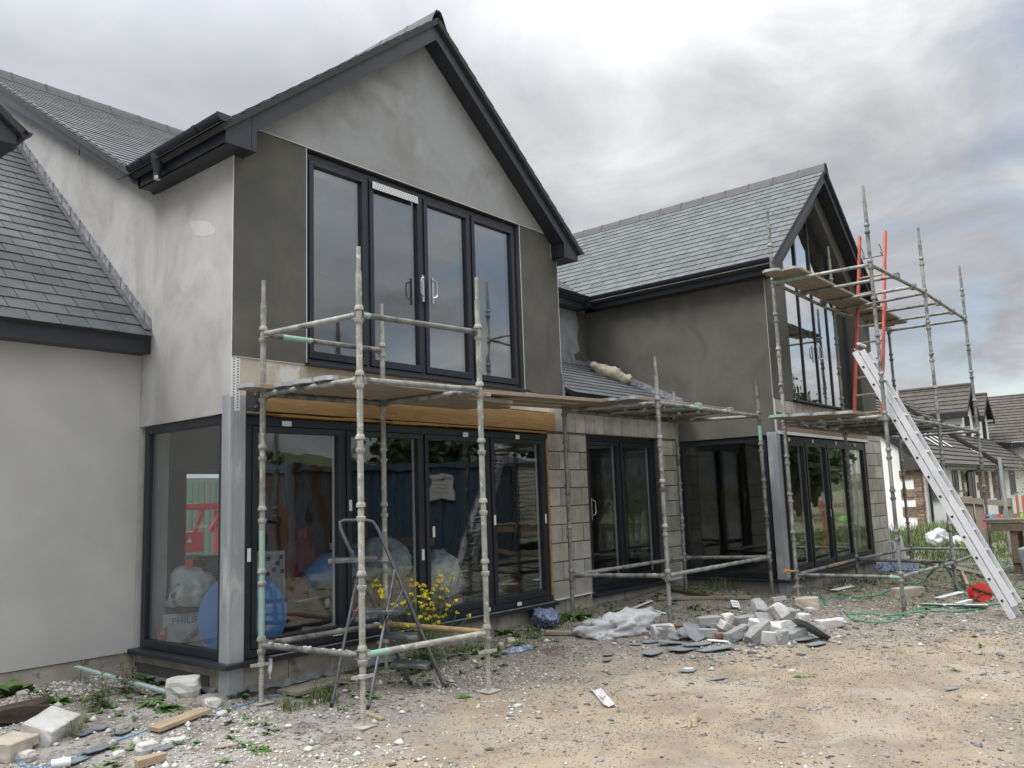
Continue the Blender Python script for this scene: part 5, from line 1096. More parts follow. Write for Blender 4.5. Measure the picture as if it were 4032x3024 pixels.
# ------------------------------------------------------------------ PLANTS
def blades(mb,c,n,rad,h,w_=.006,seed=0,lean=.5,mi=0):
    rnd=random.Random(seed)
    for _ in range(n):
        a=rnd.uniform(0,2*PI); r_=rad*rnd.random()**.5; x=c[0]+r_*math.cos(a); y=c[1]+r_*math.sin(a); z=zg(x,y); hh=h*rnd.uniform(.2,1.15); l=lean*hh*rnd.uniform(.2,1); b_=rnd.uniform(0,2*PI); dx_,dy_=math.cos(b_),math.sin(b_); px_,py_=-dy_*w_/2,dx_*w_/2
        m1=(x+dx_*l*.35,y+dy_*l*.35,z+hh*.6); t_=(x+dx_*l,y+dy_*l,z+hh)
        mb.add([(x-px_,y-py_,z-.01),(x+px_,y+py_,z-.01),(m1[0]+px_*.8,m1[1]+py_*.8,m1[2]),(m1[0]-px_*.8,m1[1]-py_*.8,m1[2]),t_],[(0,1,2,3),(3,2,4)],mi)
def leaf(mb,base,d,L,W,droop=.3,mi=0):
    d=Vector(d).normalized(); s_=d.cross(Vector((0,0,1))); s_=s_.normalized() if s_.length>.05 else Vector((1,0,0)); pr=None;vs=[]
    for k,(t_,w_) in enumerate(((0,.12),(.25,.75),(.55,1),(.8,.7),(1,.05))):
        p=Vector(base)+d*L*t_+Vector((0,0,-droop*L*t_*t_)); vs+=[p-s_*W/2*w_+Vector((0,0,.12*W)),p,p+s_*W/2*w_+Vector((0,0,.12*W))]
    fs=[]
    for k in range(4): a=k*3; fs+=[(a,a+1,a+4,a+3),(a+1,a+2,a+5,a+4)]
    mb.add(vs,fs,mi)
def dock(label,px,py,n,L,W,seed,up=.8,name='broadleaf_weed'):
    p=g3(px,py); rnd=random.Random(seed); mb=MB()
    for k in range(int(n*1.5)):
        a=rnd.uniform(0,2*PI); e=rnd.uniform(.2,1.3)*up; leaf(mb,p+Vector((rnd.uniform(-.02,.02),rnd.uniform(-.02,.02),0)),(math.cos(a),math.sin(a),e),L*rnd.uniform(.7,1.35),W*rnd.uniform(.9,1.4),rnd.uniform(.2,.7))
    o=mb.build(name,m_leaf,None); return tag(o,label,'weed')
def _nop(): pass
def stalky(label,px,py,h,n,seed,ll=.07):
    p=g3(px,py); rnd=random.Random(seed); mb=MB(); 
    for k in range(n):
        b_=p+Vector((rnd.uniform(-.05,.05),rnd.uniform(-.05,.05),0)); hh=h*rnd.uniform(.6,1.05); tp_=b_+Vector((rnd.uniform(-.06,.06),rnd.uniform(-.06,.06),hh)); mb.tube([b_,b_.lerp(tp_,.5),tp_],.003,5,1)
        for q in range(10):
            t_=.08+.9*q/10; a=q*2.4+rnd.random(); leaf(mb,b_.lerp(tp_,t_),(math.cos(a),math.sin(a),.6),ll*(1.2-t_*.7),ll*.28,.4)
    return tag(mb.build('leafy_weed',[m_leaf,m_dry],None),label,'weed')
dock('dark broad leaved weed below the corner of the side window',620,2672,12,.16,.13,1)
dock('broad leaved weed cut off by the left edge near the garage wall',45,2735,12,.17,.10,2)
dock('low broad leaved weed left of the tall stems',215,2772,18,.13,.055,3,.5)
dock('bright dock plant at the foot of the steel corner column',925,2735,15,.13,.06,4,.6)
dock('dark dock plant in front of the concrete lump',665,2790,20,.13,.07,5,.5)
dock('yellowing weed beside the concrete lump',600,2775,12,.12,.05,6,.5)
dock('small green weed right of the concrete lump',795,2705,9,.12,.07,7,.9)
dock('bright dandelion beside the foot of the near tower',1985,2500,18,.16,.04,8,.7)
dock('bright green weed against the blockwork by the sliding door',2262,2440,24,.20,.045,9,.8)
dock('small flat weed on the open gravel near the bottom',1040,2958,9,.08,.045,10,.3)
dock('small weed in front of the step ladder',1480,2755,8,.09,.04,11,.4)
dock('small flat weed right of the step ladder feet',1830,2745,10,.07,.03,12,.4)
stalky('tall green weed stem standing on the left rubble',432,2745,.34,2,1,.11)
stalky('leafy weed cluster left of the tall stem',385,2790,.20,5,2,.09)
stalky('leafy weed between the lath and the concrete lump',505,2735,.22,5,3,.08)
stalky('thin weed growing beside the white sawn block',293,2900,.17,3,4,.06)
stalky('leafy weed behind the dark sleeper',160,2780,.15,5,5,.08)
# grass tufts as one mass
mb=MB()
tf=[(1180,2780,60,.13,.16),(1290,2765,70,.10,.18),(1130,2795,35,.08,.12),(1260,2740,40,.12,.12),(2900,2320,90,.25,.30),(2850,2330,90,.25,.22),(2990,2325,80,.2,.28),(3060,2330,30,.1,.18),(2950,2350,60,.3,.1),(2780,2330,40,.2,.15),
(2330,2420,60,.25,.10),(2420,2425,50,.3,.08),(2200,2470,40,.15,.12),(2080,2520,50,.2,.10),(1900,2540,90,.25,.10),(1820,2560,70,.2,.10),(2105,2505,40,.1,.12),(3270,2300,80,.3,.12),(3330,2290,80,.3,.14),(3210,2300,40,.2,.12),(3400,2290,60,.4,.10),(2700,2420,60,.4,.05),(2950,2410,60,.4,.05),(2850,2400,50,.4,.05),(3050,2390,40,.3,.05),(1340,2690,60,.2,.14),(1480,2700,50,.2,.10),(1700,2640,60,.25,.12),(620,2760,50,.2,.06),(420,2770,40,.2,.08),(980,2760,30,.1,.06),(2150,2560,30,.15,.04),(3480,2560,60,.5,.04),(3600,2440,60,.5,.05),(3800,2600,60,.6,.04),(3700,2660,40,.4,.03),(1860,2700,20,.1,.05),(2700,2400,40,.3,.06)]
for i,(px,py,n,rad,h) in enumerate(tf):
    p=g3(px,py); blades(mb,p,n,rad,h,.0065 if h>.1 else .005,i,.95)
rnd=random.Random(5)
for k in range(11000):
    x=rnd.uniform(11.5,34); y=rnd.uniform(-2,7.4)
    if 11.3<x<16.5 and y>4.5: continue
    if x<17 and rnd.random()<.55: continue
    h=.05 if x<17 else (.16 if y<5.3 else .38); 
    if rnd.random()<(1.2-abs(math.sin(x*1.3)*math.cos(y*1.7+x*.4))): blades(mb,(x,y),3 if x<24 else 4,.12,h*(.7+.6*rnd.random()),.012 if x<20 else .02,k,.6)
tag(mb.build('grass',m_grass,None),'rough green grass growing on the yard edges','grass',kind='stuff')
# dried reddish moss/weed clumps
mb=MB()
for i,(px,py,n,rad,h) in enumerate([(2185,2568,160,.16,.05),(1380,2660,60,.15,.16),(1640,2600,60,.2,.10),(1760,2580,40,.2,.12),(2170,2610,30,.2,.02),(1330,2640,60,.12,.22),(3560,2470,50,.4,.03)]): blades(mb,g3(px,py),n,rad,h,.005,i+50)
tag(mb.build('dry_weeds',m_dry,None),'reddish dried weeds by the wall','dry weeds',kind='stuff')
# yellow flowering plant
YF=root('flowering_mustard_plant','tall mustard plant with many small yellow flowers behind the step ladder','plant'); rnd=random.Random(9)
st_=MB();fl=MB();lf=MB(); c0=at(1660,2520,y=5.86); c0=Vector((5.62,5.80,zg(5.62,5.8)))
def flower(p,r_):
    for q in range(6):
        a=q*PI/3+rnd.random(); c=p+Vector((math.cos(a)*r_*.6,math.sin(a)*r_*.6,rnd.uniform(-.3,.6)*r_)); 
        for s_ in range(3):
            b_=Vector([rnd.uniform(-1,1) for _ in range(3)]).normalized(); e_=b_.orthogonal().normalized(); k=b_.cross(e_); w_=r_*.55; fl.add([c+e_*w_,c+k*w_,c-e_*w_,c-k*w_],[(0,1,2,3)])
fp=[(1408,2290),(1420,2300),(1455,2330),(1482,2285),(1495,2310),(1500,2340),(1505,2325),(1510,2355),(1545,2380),(1560,2385),(1570,2292),(1618,2285),(1640,2300),(1655,2310),(1670,2305),(1675,2330),(1680,2340),(1660,2322),(1650,2350),(1685,2355),(1655,2375),(1668,2385),(1700,2335),(1705,2320),(1718,2305),(1730,2290),(1738,2268),(1780,2278),(1740,2320),(1762,2325),(1740,2355),(1700,2380),(1705,2400),(1715,2425),(1695,2430),(1730,2430),(1750,2425),(1760,2400),(1795,2365),(1800,2412),(1845,2425),(1655,2430),(1680,2440),(1660,2395),(1632,2365),(1620,2340),(1590,2370),(1610,2420),(1605,2465),(1590,2470),(1700,2475),(1640,2480),(1500,2470),(1610,2600),(1795,2490),(1710,2460)]
fp+=[(q[0]+rnd.uniform(-28,28),q[1]+rnd.uniform(-25,25)) for q in fp if rnd.random()<.15]
for (px,py) in fp:
    y_=5.80+rnd.uniform(-.22,.12); p=at(px,py,y=y_); flower(p,.018+rnd.random()*.009)
    b_=c0+Vector((rnd.uniform(-.12,.12),rnd.uniform(-.08,.05),0)); m_=b_.lerp(p,.55)+Vector((rnd.uniform(-.04,.04),0,-.03)); st_.tube([b_,m_,p],.0022,4)
    for q in range(3): a=rnd.uniform(0,6); leaf(lf,b_.lerp(m_,rnd.random()),(math.cos(a),math.sin(a),.5),.06,.018,.4)
for q in range(90): a=rnd.uniform(0,6.28); leaf(lf,c0+Vector((rnd.uniform(-.45,.45),rnd.uniform(-.2,.1),rnd.uniform(0,.22))),(math.cos(a),math.sin(a),.8),.10,.035,.5)
st_.build('stem',m_leaf,YF); fl.build('blossom',m_yel,YF); lf.build('foliage',m_leaf,YF)

# low leafy ground cover along the foot of the walls, as one mass
mb=MB(); rnd=random.Random(77)
for k in range(760):
    t_=rnd.random()
    if t_<.34: x=rnd.uniform(4.3,8.2); y=6.05-abs(rnd.gauss(0,.35))
    elif t_<.6: x=rnd.uniform(8.2,11.3); y=5.95-abs(rnd.gauss(0,.55))
    elif t_<.78: x=rnd.uniform(11.2,16.3); y=4.4-abs(rnd.gauss(0,.6))
    elif t_<.93: x=rnd.uniform(1.9,3.75); y=rnd.uniform(4.9,7.3)
    else: x=rnd.uniform(7,14); y=rnd.uniform(1.6,4.2)
    if math.sin(x*5+y*3)*math.cos(y*6-x*2)<-.15: continue
    c=Vector((x,y,zg(x,y))); n=rnd.randint(5,14)
    for q in range(n): a=rnd.uniform(0,6.28); leaf(mb,c,(math.cos(a),math.sin(a),rnd.uniform(.15,1.1)),rnd.uniform(.03,.085),rnd.uniform(.012,.03),rnd.uniform(.1,.6))
tag(mb.build('low_weeds',m_leaf,None),'low green weeds creeping along the foot of the walls','weeds',kind='stuff')
# ------------------------------------------------------------------ THINGS INSIDE THE HOUSE (seen through the glass)
FZ=.25
def cartonbox(name,label,c,sx_,sy_,sz_,rz,ma,cat='box',open_=False):
    r_=root(name,label,cat); r_.location=c; r_.rotation_euler=(0,0,R(rz)); b=MB(); b.box(-sx_/2,sx_/2,-sy_/2,sy_/2,0,sz_); b.build('carton',ma,r_,bevel=.004); b=MB(); b.box(-sx_/2+.002,sx_/2-.002,-.025,.025,sz_,sz_+.001); b.build('tape',m_white,r_); return r_
m_wcard=mat('white_carton',(.50,.51,.51),(.44,.45,.45),5,rough=.7)
PB=cartonbox('lighting_carton','white carton with blue lettering on the floor behind the side window',tuple(at(722,2560,y=7.72)),.40,.30,.36,-25,m_wcard)
text('lettering','PHILIPS',.088,Matrix.Translation((.02,-.1515,.29))@Matrix.Rotation(R(90),4,'X'),m_navy,PB)
b=MB(); b.cyl((-.03,-.1508,.16),(-.03,-.1518,.16),.05,20); b.build('round_emblem',mat('pale_grey_print',(.35,.37,.40),None,rough=.7,bump=0),PB)
b=MB(); b.prism([(.20,-.156,.27),(.20,-.156,.30),(-.12,-.156,.03),(-.10,-.156,.0)],(0,-.02,0)); tag(b.build('wooden_batten',m_board,None),'pale batten leaning across the lettered carton','batten'); bpy.data.objects['wooden_batten'].location=PB.location; bpy.data.objects['wooden_batten'].rotation_euler=PB.rotation_euler
b=MB(); b.box(3.95,4.5,8.0-.62,8.0-.3,FZ,FZ+.1); 
b=MB(); _c=at(636,2530,y=7.66); b.cyl(tuple(_c),(_c.x,_c.y,_c.z+.13),.04,16); tag(b.build('drinks_can',mat('red_can',(.55,.06,.05),(.6,.5,.45),22,rough=.4),None,smooth=True),'small red and white can beside the lettered carton','can')
b=MB(); _t=PB.location+Vector((.02,-.02,.365)); b.lathe(tuple(_t),[(.17,0),(.20,.01),(.2,.05),(.17,.06)],18); tag(b.build('round_tray',m_black,None),'black round tray on top of the lettered carton','tray')
blob('carrier_bag','white carrier bag with red and blue print on the black tray','bag',m_bag,_t+Vector((.04,0,.055)),.42,.32,.30,31,.3)
b=MB(); b.tube([tuple(_t+Vector((-.20,-.12,.17))),tuple(_t+Vector((-.08,.08,.10)))],.045,14,cap=False); o=b.build('roll_of_paper',m_white,None,smooth=True); o.modifiers.new('t','SOLIDIFY').thickness=.008; tag(o,'white rolled paper tube beside the carrier bag','roll')
# blue discs
b=MB(); c=Vector((4.36,6.80,.66)); dv=Vector((.55,.83,.06)).normalized(); b.cyl(c-dv*.05,c+dv*.05,.38,40); b.cyl(c-dv*.07,c-dv*.05,.34,40); tag(b.build('blue_disc',m_blue,None,smooth=True),'large round blue plastic lid standing behind the steel corner column','plastic lid')
b=MB(); c=Vector((5.95,7.35,.95)); dv=Vector((-.3,.5,.8)).normalized(); b.tube([c+Vector((-.42,.1,-.12)),c+Vector((-.2,.05,-.02)),c+Vector((.1,0,0)),c+Vector((.45,-.05,-.03))],.2,20,rs=[.10,.17,.18,.18]); o=b.build('blue_drum',m_blue,None,smooth=True); tag(o,'blue plastic drum lying on a carton behind the first folding panel','drum'); b=MB(); b.obox(Matrix.Translation((5.80,7.17,.93))@Matrix.Rotation(R(10),4,'Z'),.12,.01,.06); b.build('paper_label',m_white,o)
cartonbox('cardboard_carton','brown carton under the blue drum',(6.05,7.4,FZ),.7,.5,.48,0,m_card)
cartonbox('small_carton','small white and orange carton on the blue drum',(5.95,7.45,1.13),.16,.1,.07,10,m_wcard); cartonbox('small_carton','small plain white carton right of the one on the blue drum',(6.25,7.42,1.10),.16,.1,.07,-5,m_wcard)
CB=cartonbox('checked_carton','tall white carton with blue squares behind the first folding panel',(5.02,7.42,.55),.30,.22,.62,-12,m_wcard)
b=MB()
for (x,z) in((-.09,.47),(-.03,.55),(-.03,.40),(.07,.50),(.11,.56),(.12,.42),(.03,.44)): b.box(x-.02,x+.02,-.114,-.111,z-.02,z+.02)
b.build('blue_squares',m_navy,CB)
for k,(x,y,z,rz) in enumerate(((5.02,6.72,.62,18),(5.10,6.68,.50,24))):
    q=cartonbox('black_carton',('upper' if k==0 else 'lower')+' black carton with a white and teal sticker near the first folding panel',(x,y,z),.36,.24,.11,rz,m_black); b=MB(); b.box(.09,.15,-.1225,-.12,.015,.10); b.build('sticker',m_white,q); b=MB(); b.box(.09,.15,-.1235,-.1225,.015,.05); b.build('sticker_band',m_teal,q)
for k,(x,y,z,rz) in enumerate(((5.14,6.66,.42,28),(5.22,6.62,.33,30))): cartonbox('flat_carton',('upper' if k==0 else 'lower')+' flat white carton under the black cartons',(x,y,z),.38,.26,.075,rz,m_wcard)
cartonbox('plastic_crate','dark storage crate holding up the flat cartons',(5.0,6.75,FZ),.42,.3,.09,20,m_black)
crumple('clear_bag','clear bag of round fittings on the floor behind the first folding panel','bag',m_poly,0,0,.62,.28,.14,33,.3,26,16,base=Vector((5.55,6.72,FZ+.08)))
b=MB(); b.bar((5.2,6.95,.55),(5.95,6.62,.30),.02,.12); tag(b.build('ply_offcut',m_board,None),'leaning plywood strip behind the bag of fittings','offcut')
_g=at(1187,2200,y=8.35); gxx=_g.x
GB=root('gas_bottle','tall red gas bottle standing in the room behind the folding doors','gas bottle'); b=MB(); b.lathe((gxx,8.35,FZ),[(.13,0),(.15,.03),(.185,.06),(.185,.82),(.17,.90),(.10,.97)],24); b.build('cylinder',m_gas,GB,smooth=True); b=MB(); b.lathe((gxx,8.35,FZ+.97),[(.10,0),(.11,.01),(.11,.13),(.10,.14)],18); b.build('shroud',m_gas,GB,smooth=True)
b=MB(); 
for y_ in(7.9,9.1): b.box(7.7,7.76,y_-.04,y_+.04,.25,1.7)
b.box(7.66,7.80,7.8,9.2,1.05,1.15); b.box(7.66,7.80,7.8,9.2,.45,.53); b.bar((7.73,7.9,.45),(7.73,9.1,1.05),.04,.04); tag(b.build('orange_trestle',mat('orange_paint',(.55,.12,.03),None,rough=.6,bump=0),None),'orange steel rack standing in the room behind the gas bottle','rack')
blob('plastic_sack','white sack with blue lettering on a carton behind the second folding panel','sack',m_bag,(6.25,6.95,.80),.5,.42,.42,35)
cartonbox('cardboard_carton','open brown carton with the white sack on it',(6.3,7.0,FZ),.55,.45,.55,14,m_card)
blob('plastic_sack','white sack with blue print slumped behind the third folding panel','sack',m_bag,(6.80,6.72,.56),.5,.38,.46,36)
cartonbox('cardboard_carton','brown carton under the slumped sack',(6.8,6.78,FZ),.45,.35,.32,-8,m_card)
crumple('polythene_sheet','clear polythene bundled low behind the second folding panel','sheet',m_poly,0,0,.8,.3,.3,37,.1,28,16,base=Vector((5.85,6.62,FZ+.02)))
RC=root('cable_reel','black cable reel wound with grey cable standing in the back of the room','cable reel'); b=MB(); c=(at(838,2200,y=11.0).x,11.0,FZ+.10); b.lathe(c,[(.26,0),(.26,.03),(.18,.031),(.18,.30),(.27,.301),(.27,.32)],24); b.build('drum',m_black,RC); b=MB(); b.lathe((c[0],11.0,FZ+.43),[(.22,0),(.26,.03),(.26,.25),(.2,.28)],24); b.build('cable_coil',m_lead,RC,smooth=True)
cartonbox('cardboard_carton','brown carton below the cable reel',(5.55,9.35,FZ+.2),.5,.4,.38,30,m_card)
b=MB(); b.box(13.2,14.6,7.2,7.6,.25,1.0); b.box(12.3,12.9,6.8,7.2,.25,.9); tag(b.build('kitchen_units',m_inner,None,bevel=.01),'dark stacked units in the gloom behind the far wing side window','unit')
b=MB(); b.box(11.9,15.8,5.0,5.35,.25,.36); tag(b.build('stacked_boards',m_board,None),'boards stacked low on the floor inside the far wing','boards')
# red tracked lift seen through the rear opening
TL=root('tracked_lift','small red tracked access lift parked behind the house','lift'); 
def tl(x,y,z): return (10.9+x,18.6+y,z+.15)
q=at(790,2250,y=19.0)
ox,oy=at(760,2200,y=19.0).x,19.0
b=MB(); X0=ox-.3
def V(x,z,y=0): return (X0+x,oy+y,z)
b=MB(); b.box(X0-.6,X0+1.3,oy,oy+.25,1.62,1.78); b.box(X0+.95,X0+1.2,oy-.05,oy+.2,.55,1.6); b.box(X0-.5,X0+.55,oy-.05,oy+.5,.62,1.1); b.box(X0+1.2,X0+1.9,oy,oy+.4,.55,.95); b.build('body',mat('lift_red',(.55,.035,.03),(.48,.03,.03),4,rough=.4,bump=0),TL,bevel=.01)
b=MB(); b.bar(V(.3,1.05),V(.55,1.65),.09,.09); b.bar(V(.75,1.1),V(1.15,1.7),.12,.1); 
for z in(1.05,1.25,1.45): b.bar(V(1.1,z,.02),V(1.9,z,.02),.05,.05)
b.build('boom',m_reel,TL)
b=MB(); b.cyl(V(1.25,1.72,-.06),V(1.25,1.72,.3),.08,16); b.build('pivot_cap',m_white,TL)
b=MB(); b.tube([V(-.6,.22),V(.5,.22),V(.62,.30),V(.62,.42),V(.5,.48),V(-.6,.48)],.07,8); b.box(X0-.6,X0+.5,oy-.1,oy+.1,.26,.46,1); b.build('track',[m_black,m_reel],TL)
text('lettering','Spider',.16,Matrix.Translation((X0+.45,oy-.055,1.23))@Matrix.Rotation(R(90),4,'X'),m_white,TL); text('lettering','8.2',.15,Matrix.Translation((X0+1.55,oy-.08,1.15))@Matrix.Rotation(R(90),4,'X'),m_white,TL)
b=MB(); b.prism([(X0+.1,oy-.055,.86),(X0+.24,oy-.055,.86),(X0+.17,oy-.055,.98)],(0,-.003,0)); b.build('warning_triangle',m_white,TL)
b=MB(); b.box(8,20,24,26.2,0,2.6); 
for k in range(60): b.box(8+.2*k,8.1+.2*k,23.97,24,.1,2.5)
tag(b.build('storage_container',mat('green_container',(.12,.20,.16),(.15,.22,.18),3,rough=.6),None),'green container behind the house, seen through the rear opening','container')
# ------------------------------------------------------------------ NEIGHBOURING HOUSE
NH=root('neighbouring_house','white rendered house with brown tiled roofs, two dormers and stone quoins beyond the scaffold','house')
FN=PF(7.7); GX=31.7
b=MB(); 
def roofz(y): return 2.40+.8*(y-7.45)
b.prism([(GX,7.7,-.2),(GX,15.6,-.2),(GX,15.6,2.4),(GX,11.6,5.55),(GX,7.7,2.45)],(.3,0,0))
b.box(GX+.301,62,7.7,8.0,-.2,2.45); b.build('wall',m_wall,NH)
def tiles(name,o,a,b_,L,Hs,ex=.33,wd=.33,thick=.03,par=NH):
    o=Vector(o);a=Vector(a).normalized();b_=Vector(b_).normalized();n=a.cross(b_); n=-n if n.z<0 else n; q=MB(); v=0;r_=0
    while v<Hs-.05:
        u=0
        while u<L-.01:
            u1=min(u+wd*8,L); vt=min(v+ex+.05,Hs); P=[o+a*u+b_*v+n*.055,o+a*(u1-.004)+b_*v+n*.055,o+a*(u1-.004)+b_*vt+n*.01,o+a*u+b_*vt+n*.01]; Q=[p-n*thick for p in P]; q.add(P+Q,[(0,1,2,3),(0,4,5,1),(1,5,6,2),(2,6,7,3),(3,7,4,0)]); u=u1
        v+=ex;r_+=1
    return q.build(name,m_tile,par)
tiles('roof',(GX-.15,7.35,2.33),(1,0,0),(0,1,.8),12.4,5.3); tiles('roof',(GX+12.2,7.15,2.28),(1,0,0),(0,1,.8),18,5.6)
b=MB(); b.prism([(GX-.17,7.33,2.15),(GX-.17,11.6,5.56),(GX-.17,11.6,5.75),(GX-.17,7.33,2.42)],(.05,0,0)); b.prism([(GX-.19,7.33,2.38),(GX-.19,11.6,5.76),(GX-.19,11.6,5.86),(GX-.19,7.33,2.48)],(.15,0,0)); b.build('verge_tiles',m_black,NH); b=MB(); b.prism([(GX+12.15,7.13,2.32),(GX+12.15,11.6,5.8),(GX+12.15,11.6,6.0),(GX+12.15,7.13,2.48)],(.14,0,0)); b.build('verge_tiles',m_black,NH); b=MB(); b.prism([(GX-.21,7.33,2.15),(GX-.21,8.3,2.15),(GX-.21,8.3,2.9)],(.04,0,0)); b.build('eaves_return',mat('dark_verge',(.05,.05,.052),None,rough=.7,bump=0),NH)
for a_,c_,y_ in((GX,GX+12.1,7.33),(GX+12.3,62,7.13)):
    o=gutter((a_,y_-.07,2.33),(c_,y_-.07,2.31),(0,-1,0),r=.065,name='gutter'); o.parent=NH; b=MB(); b.box(a_,c_,y_,y_+.03,2.16,2.30); b.box(a_,c_,y_+.03,7.69,2.16,2.18); b.build('fascia',m_lead,NH)
for x_ in(GX+.72,GX+6.9,GX+22.4):
    b=MB(); b.tube([(x_+1.0,7.2,2.26),(x_+.9,7.25,2.2),(x_+.05,7.6,2.08),(x_,7.62,2.0),(x_,7.62,.1),(x_,7.5,-.0)],.05,8); b.build('downpipe',m_black,NH,smooth=True)
def nwin(x0,x1,z0,z1,y=7.7,n=2,sillz=True):
    P=PF(y); q=MB(); fr=.07; rect(q,P,x0,x1,z0,z0+fr,-.02,.05); rect(q,P,x0,x1,z1-fr,z1,-.02,.05)
    for k in range(n+1): c=x0+(x1-x0-fr)*k/n; rect(q,P,c,c+fr,z0+fr,z1-fr,-.02,.05)
    o=q.build('window',m_black,NH); q=MB(); rect(q,P,x0+fr,x1-fr,z0+fr,z1-fr,-.006,-.002); q.build('pane',m_gpane,o)
    if sillz: q=MB(); rect(q,P,x0-.08,x1+.08,z0-.08,z0-.005,-.1,.04); q.build('sill',m_slab,o)
m_gpane=mat('dark_window_glass',(.015,.018,.02),None,rough=.35,bump=0,spec=.15)
nwin(32.95,34.0,1.12,2.14); nwin(36.3,37.3,1.35,2.14,n=2); nwin(39.3,40.4,.98,2.14); nwin(44.9,47.2,.1,2.16,n=3,sillz=False); nwin(48.6,50.2,1.1,2.16,n=3)
def quoin(P,u0,u1,z0,z1,seed,dirn):
    rnd=random.Random(seed); q=MB(); z=z0
    while z<z1:
        lng=int((z-z0)/.34)%2; h=rnd.uniform(.06,.11); ua=u0-(.45 if lng and dirn<0 else 0); ub=u1+(.45 if lng and dirn>0 else 0); u=ua
        while u<ub-.02: w_=rnd.uniform(.15,.4); v=min(u+w_,ub); rect(q,P,u,v-.01,z,min(z+h,z1)-.008,-.035+rnd.uniform(-.012,.012),.02); u=v
        z+=h
    q.build('quoin',m_stone,NH)
quoin(FN,GX,GX+.14,.1,2.12,1,0); quoin(PS(GX),7.70,7.96,.1,2.15,2,1); quoin(FN,37.9,38.25,.6,2.12,3,1); quoin(FN,41.2,43.3,.9,2.12,4,-1); quoin(FN,44.2,44.75,.9,2.12,5,1)
# cross gable dormers
def dormer(xa,xb,yf,zb_,ze,za,yb,wx0,wx1,wz0,wz1):
    q=MB(); xm=(xa+xb)/2; q.prism([(xa,yf,zb_),(xb,yf,zb_),(xb,yf,ze),(xm,yf,za-.1),(xa,yf,ze)],(0,yb-yf,0)); q.build('dormer_wall',m_wall,NH)
    sl_=(za-ze)/(xb-xa)*2; hs=math.hypot((xb-xa)/2+.3,sl_*((xb-xa)/2+.3))
    tiles('dormer_roof',(xa-.3,yf-.3,ze-sl_*.3+.05),(0,1,0),(1,0,sl_),yb-yf+.3,hs); tiles('dormer_roof',(xb+.3,yf-.3,ze-sl_*.3+.05),(0,1,0),(-1,0,sl_),yb-yf+.3,hs)
    q=MB()
    for s_,xe in((-1,xa-.3),(1,xb+.3)): q.prism([(xe,yf-.33,ze-sl_*.3-.22),(xm,yf-.33,za-.22),(xm,yf-.33,za+.1),(xe,yf-.33,ze-sl_*.3+.08)],(0,.05,0)); q.box(min(xe,xe-s_*.28),max(xe,xe-s_*.28),yf-.28,yb,ze-sl_*.3-.18,ze-sl_*.3-.1)
    q.box(xa-.32,xa-.29,yf-.28,yb,ze-sl_*.3-.18,ze-.15); q.build('bargeboard',m_black,NH); q=MB(); q.tube([(xm,yf-.34,za+.08),(xm,yb,za+.08)],.1,8); q.build('ridge',m_tile,NH)
    nwin(wx0,wx1,wz0,wz1,yf,2)
dormer(47.4,49.9,9.3,3.6,5.42,6.65,12.5,47.85,49.1,4.0,5.1)
dormer(51.6,53.9,9.3,3.6,5.40,6.45,12.3,52.25,53.25,4.0,5.05)
# long main ridge and big rear roof to the right
b=MB(); b.box(54.4,70,1.5,10.0,-.2,3.75); b.build('rear_wall',m_wall,NH)
tiles('rear_roof',(54.0,1.3,3.82),(0,1,0),(4.5,0,3.05),8.95,5.45,par=NH); 
b=MB(); b.box(53.98,54.02,1.3,10.25,3.5,3.8); b.build('rear_fascia',m_black,NH)
# rooflights/solar rails on the near slope
b=MB()
for k in range(3):
    x_=37.2+1.15*k; y0,y1=8.3,10.4; b.prism([(x_,y0,roofz(y0)+.10),(x_+.32,y0,roofz(y0)+.10),(x_+.32,y1,roofz(y1)+.10),(x_,y1,roofz(y1)+.10)],(0,0,.03))
b.build('roof_rails',m_alu,NH)
# sloping roof plane between us and dormer: left lower roof top ridge
b=MB(); b.tube([(GX-.15,11.62,5.78),(62,11.62,5.78)],.12,8); b.build('ridge',m_tile,NH)
tiles('roof',(62,15.9,2.33),(-1,0,0),(0,-1,.8),30,5.3)
# timber frame gate, pallet bench, bin, posts
def gpt(px,py,X=None): p=gp(px,py); return p
FG_=root('timber_gate_frame','rough timber gate frame standing in front of the neighbouring house','gate frame')
gx=21.0
def gX(px,py): return at(px,py,x=gx)
for (px0,px1,py0,py1) in((3796,3826,1955,2100),(3955,3980,1960,2080),(3848,3868,1975,2090)):
    a_=gX(px0,py1);c_=gX(px1,py0); b=MB(); b.box(gx,gx+.12,min(a_.y,c_.y),max(a_.y,c_.y),-.05,c_.z); b.build('post',m_old,FG_)
a_=gX(3796,1965);c_=gX(3980,1972); b=MB(); b.bar((gx-.03,a_.y,a_.z-.03),(gx-.03,c_.y,c_.z-.06),.05,.12); b.build('rail',m_old,FG_)
PT=root('pallet_bench','rough workbench made of pallet timber at the right edge','bench')
gx=15.5
a_=at(3885,2055,x=15.5); 
b=MB(); b.box(15.2,15.9,-.9,a_.y,.98,1.02); b.box(15.22,15.26,-.9,a_.y-.1,.84,.97); b.build('bench_top',m_pall,PT)
for y_ in(a_.y-.35,a_.y-1.6): b=MB(); b.box(15.25,15.37,y_-.1,y_,.0,.84); b.box(15.7,15.8,y_-.1,y_,.0,.95); b.build('leg',m_pall,PT)
b=MB(); b.box(15.22,15.25,-.9,a_.y-.35,.35,.45); b.box(15.22,15.25,-.9,a_.y-.35,.10,.2); b.build('slat',m_pall,PT)
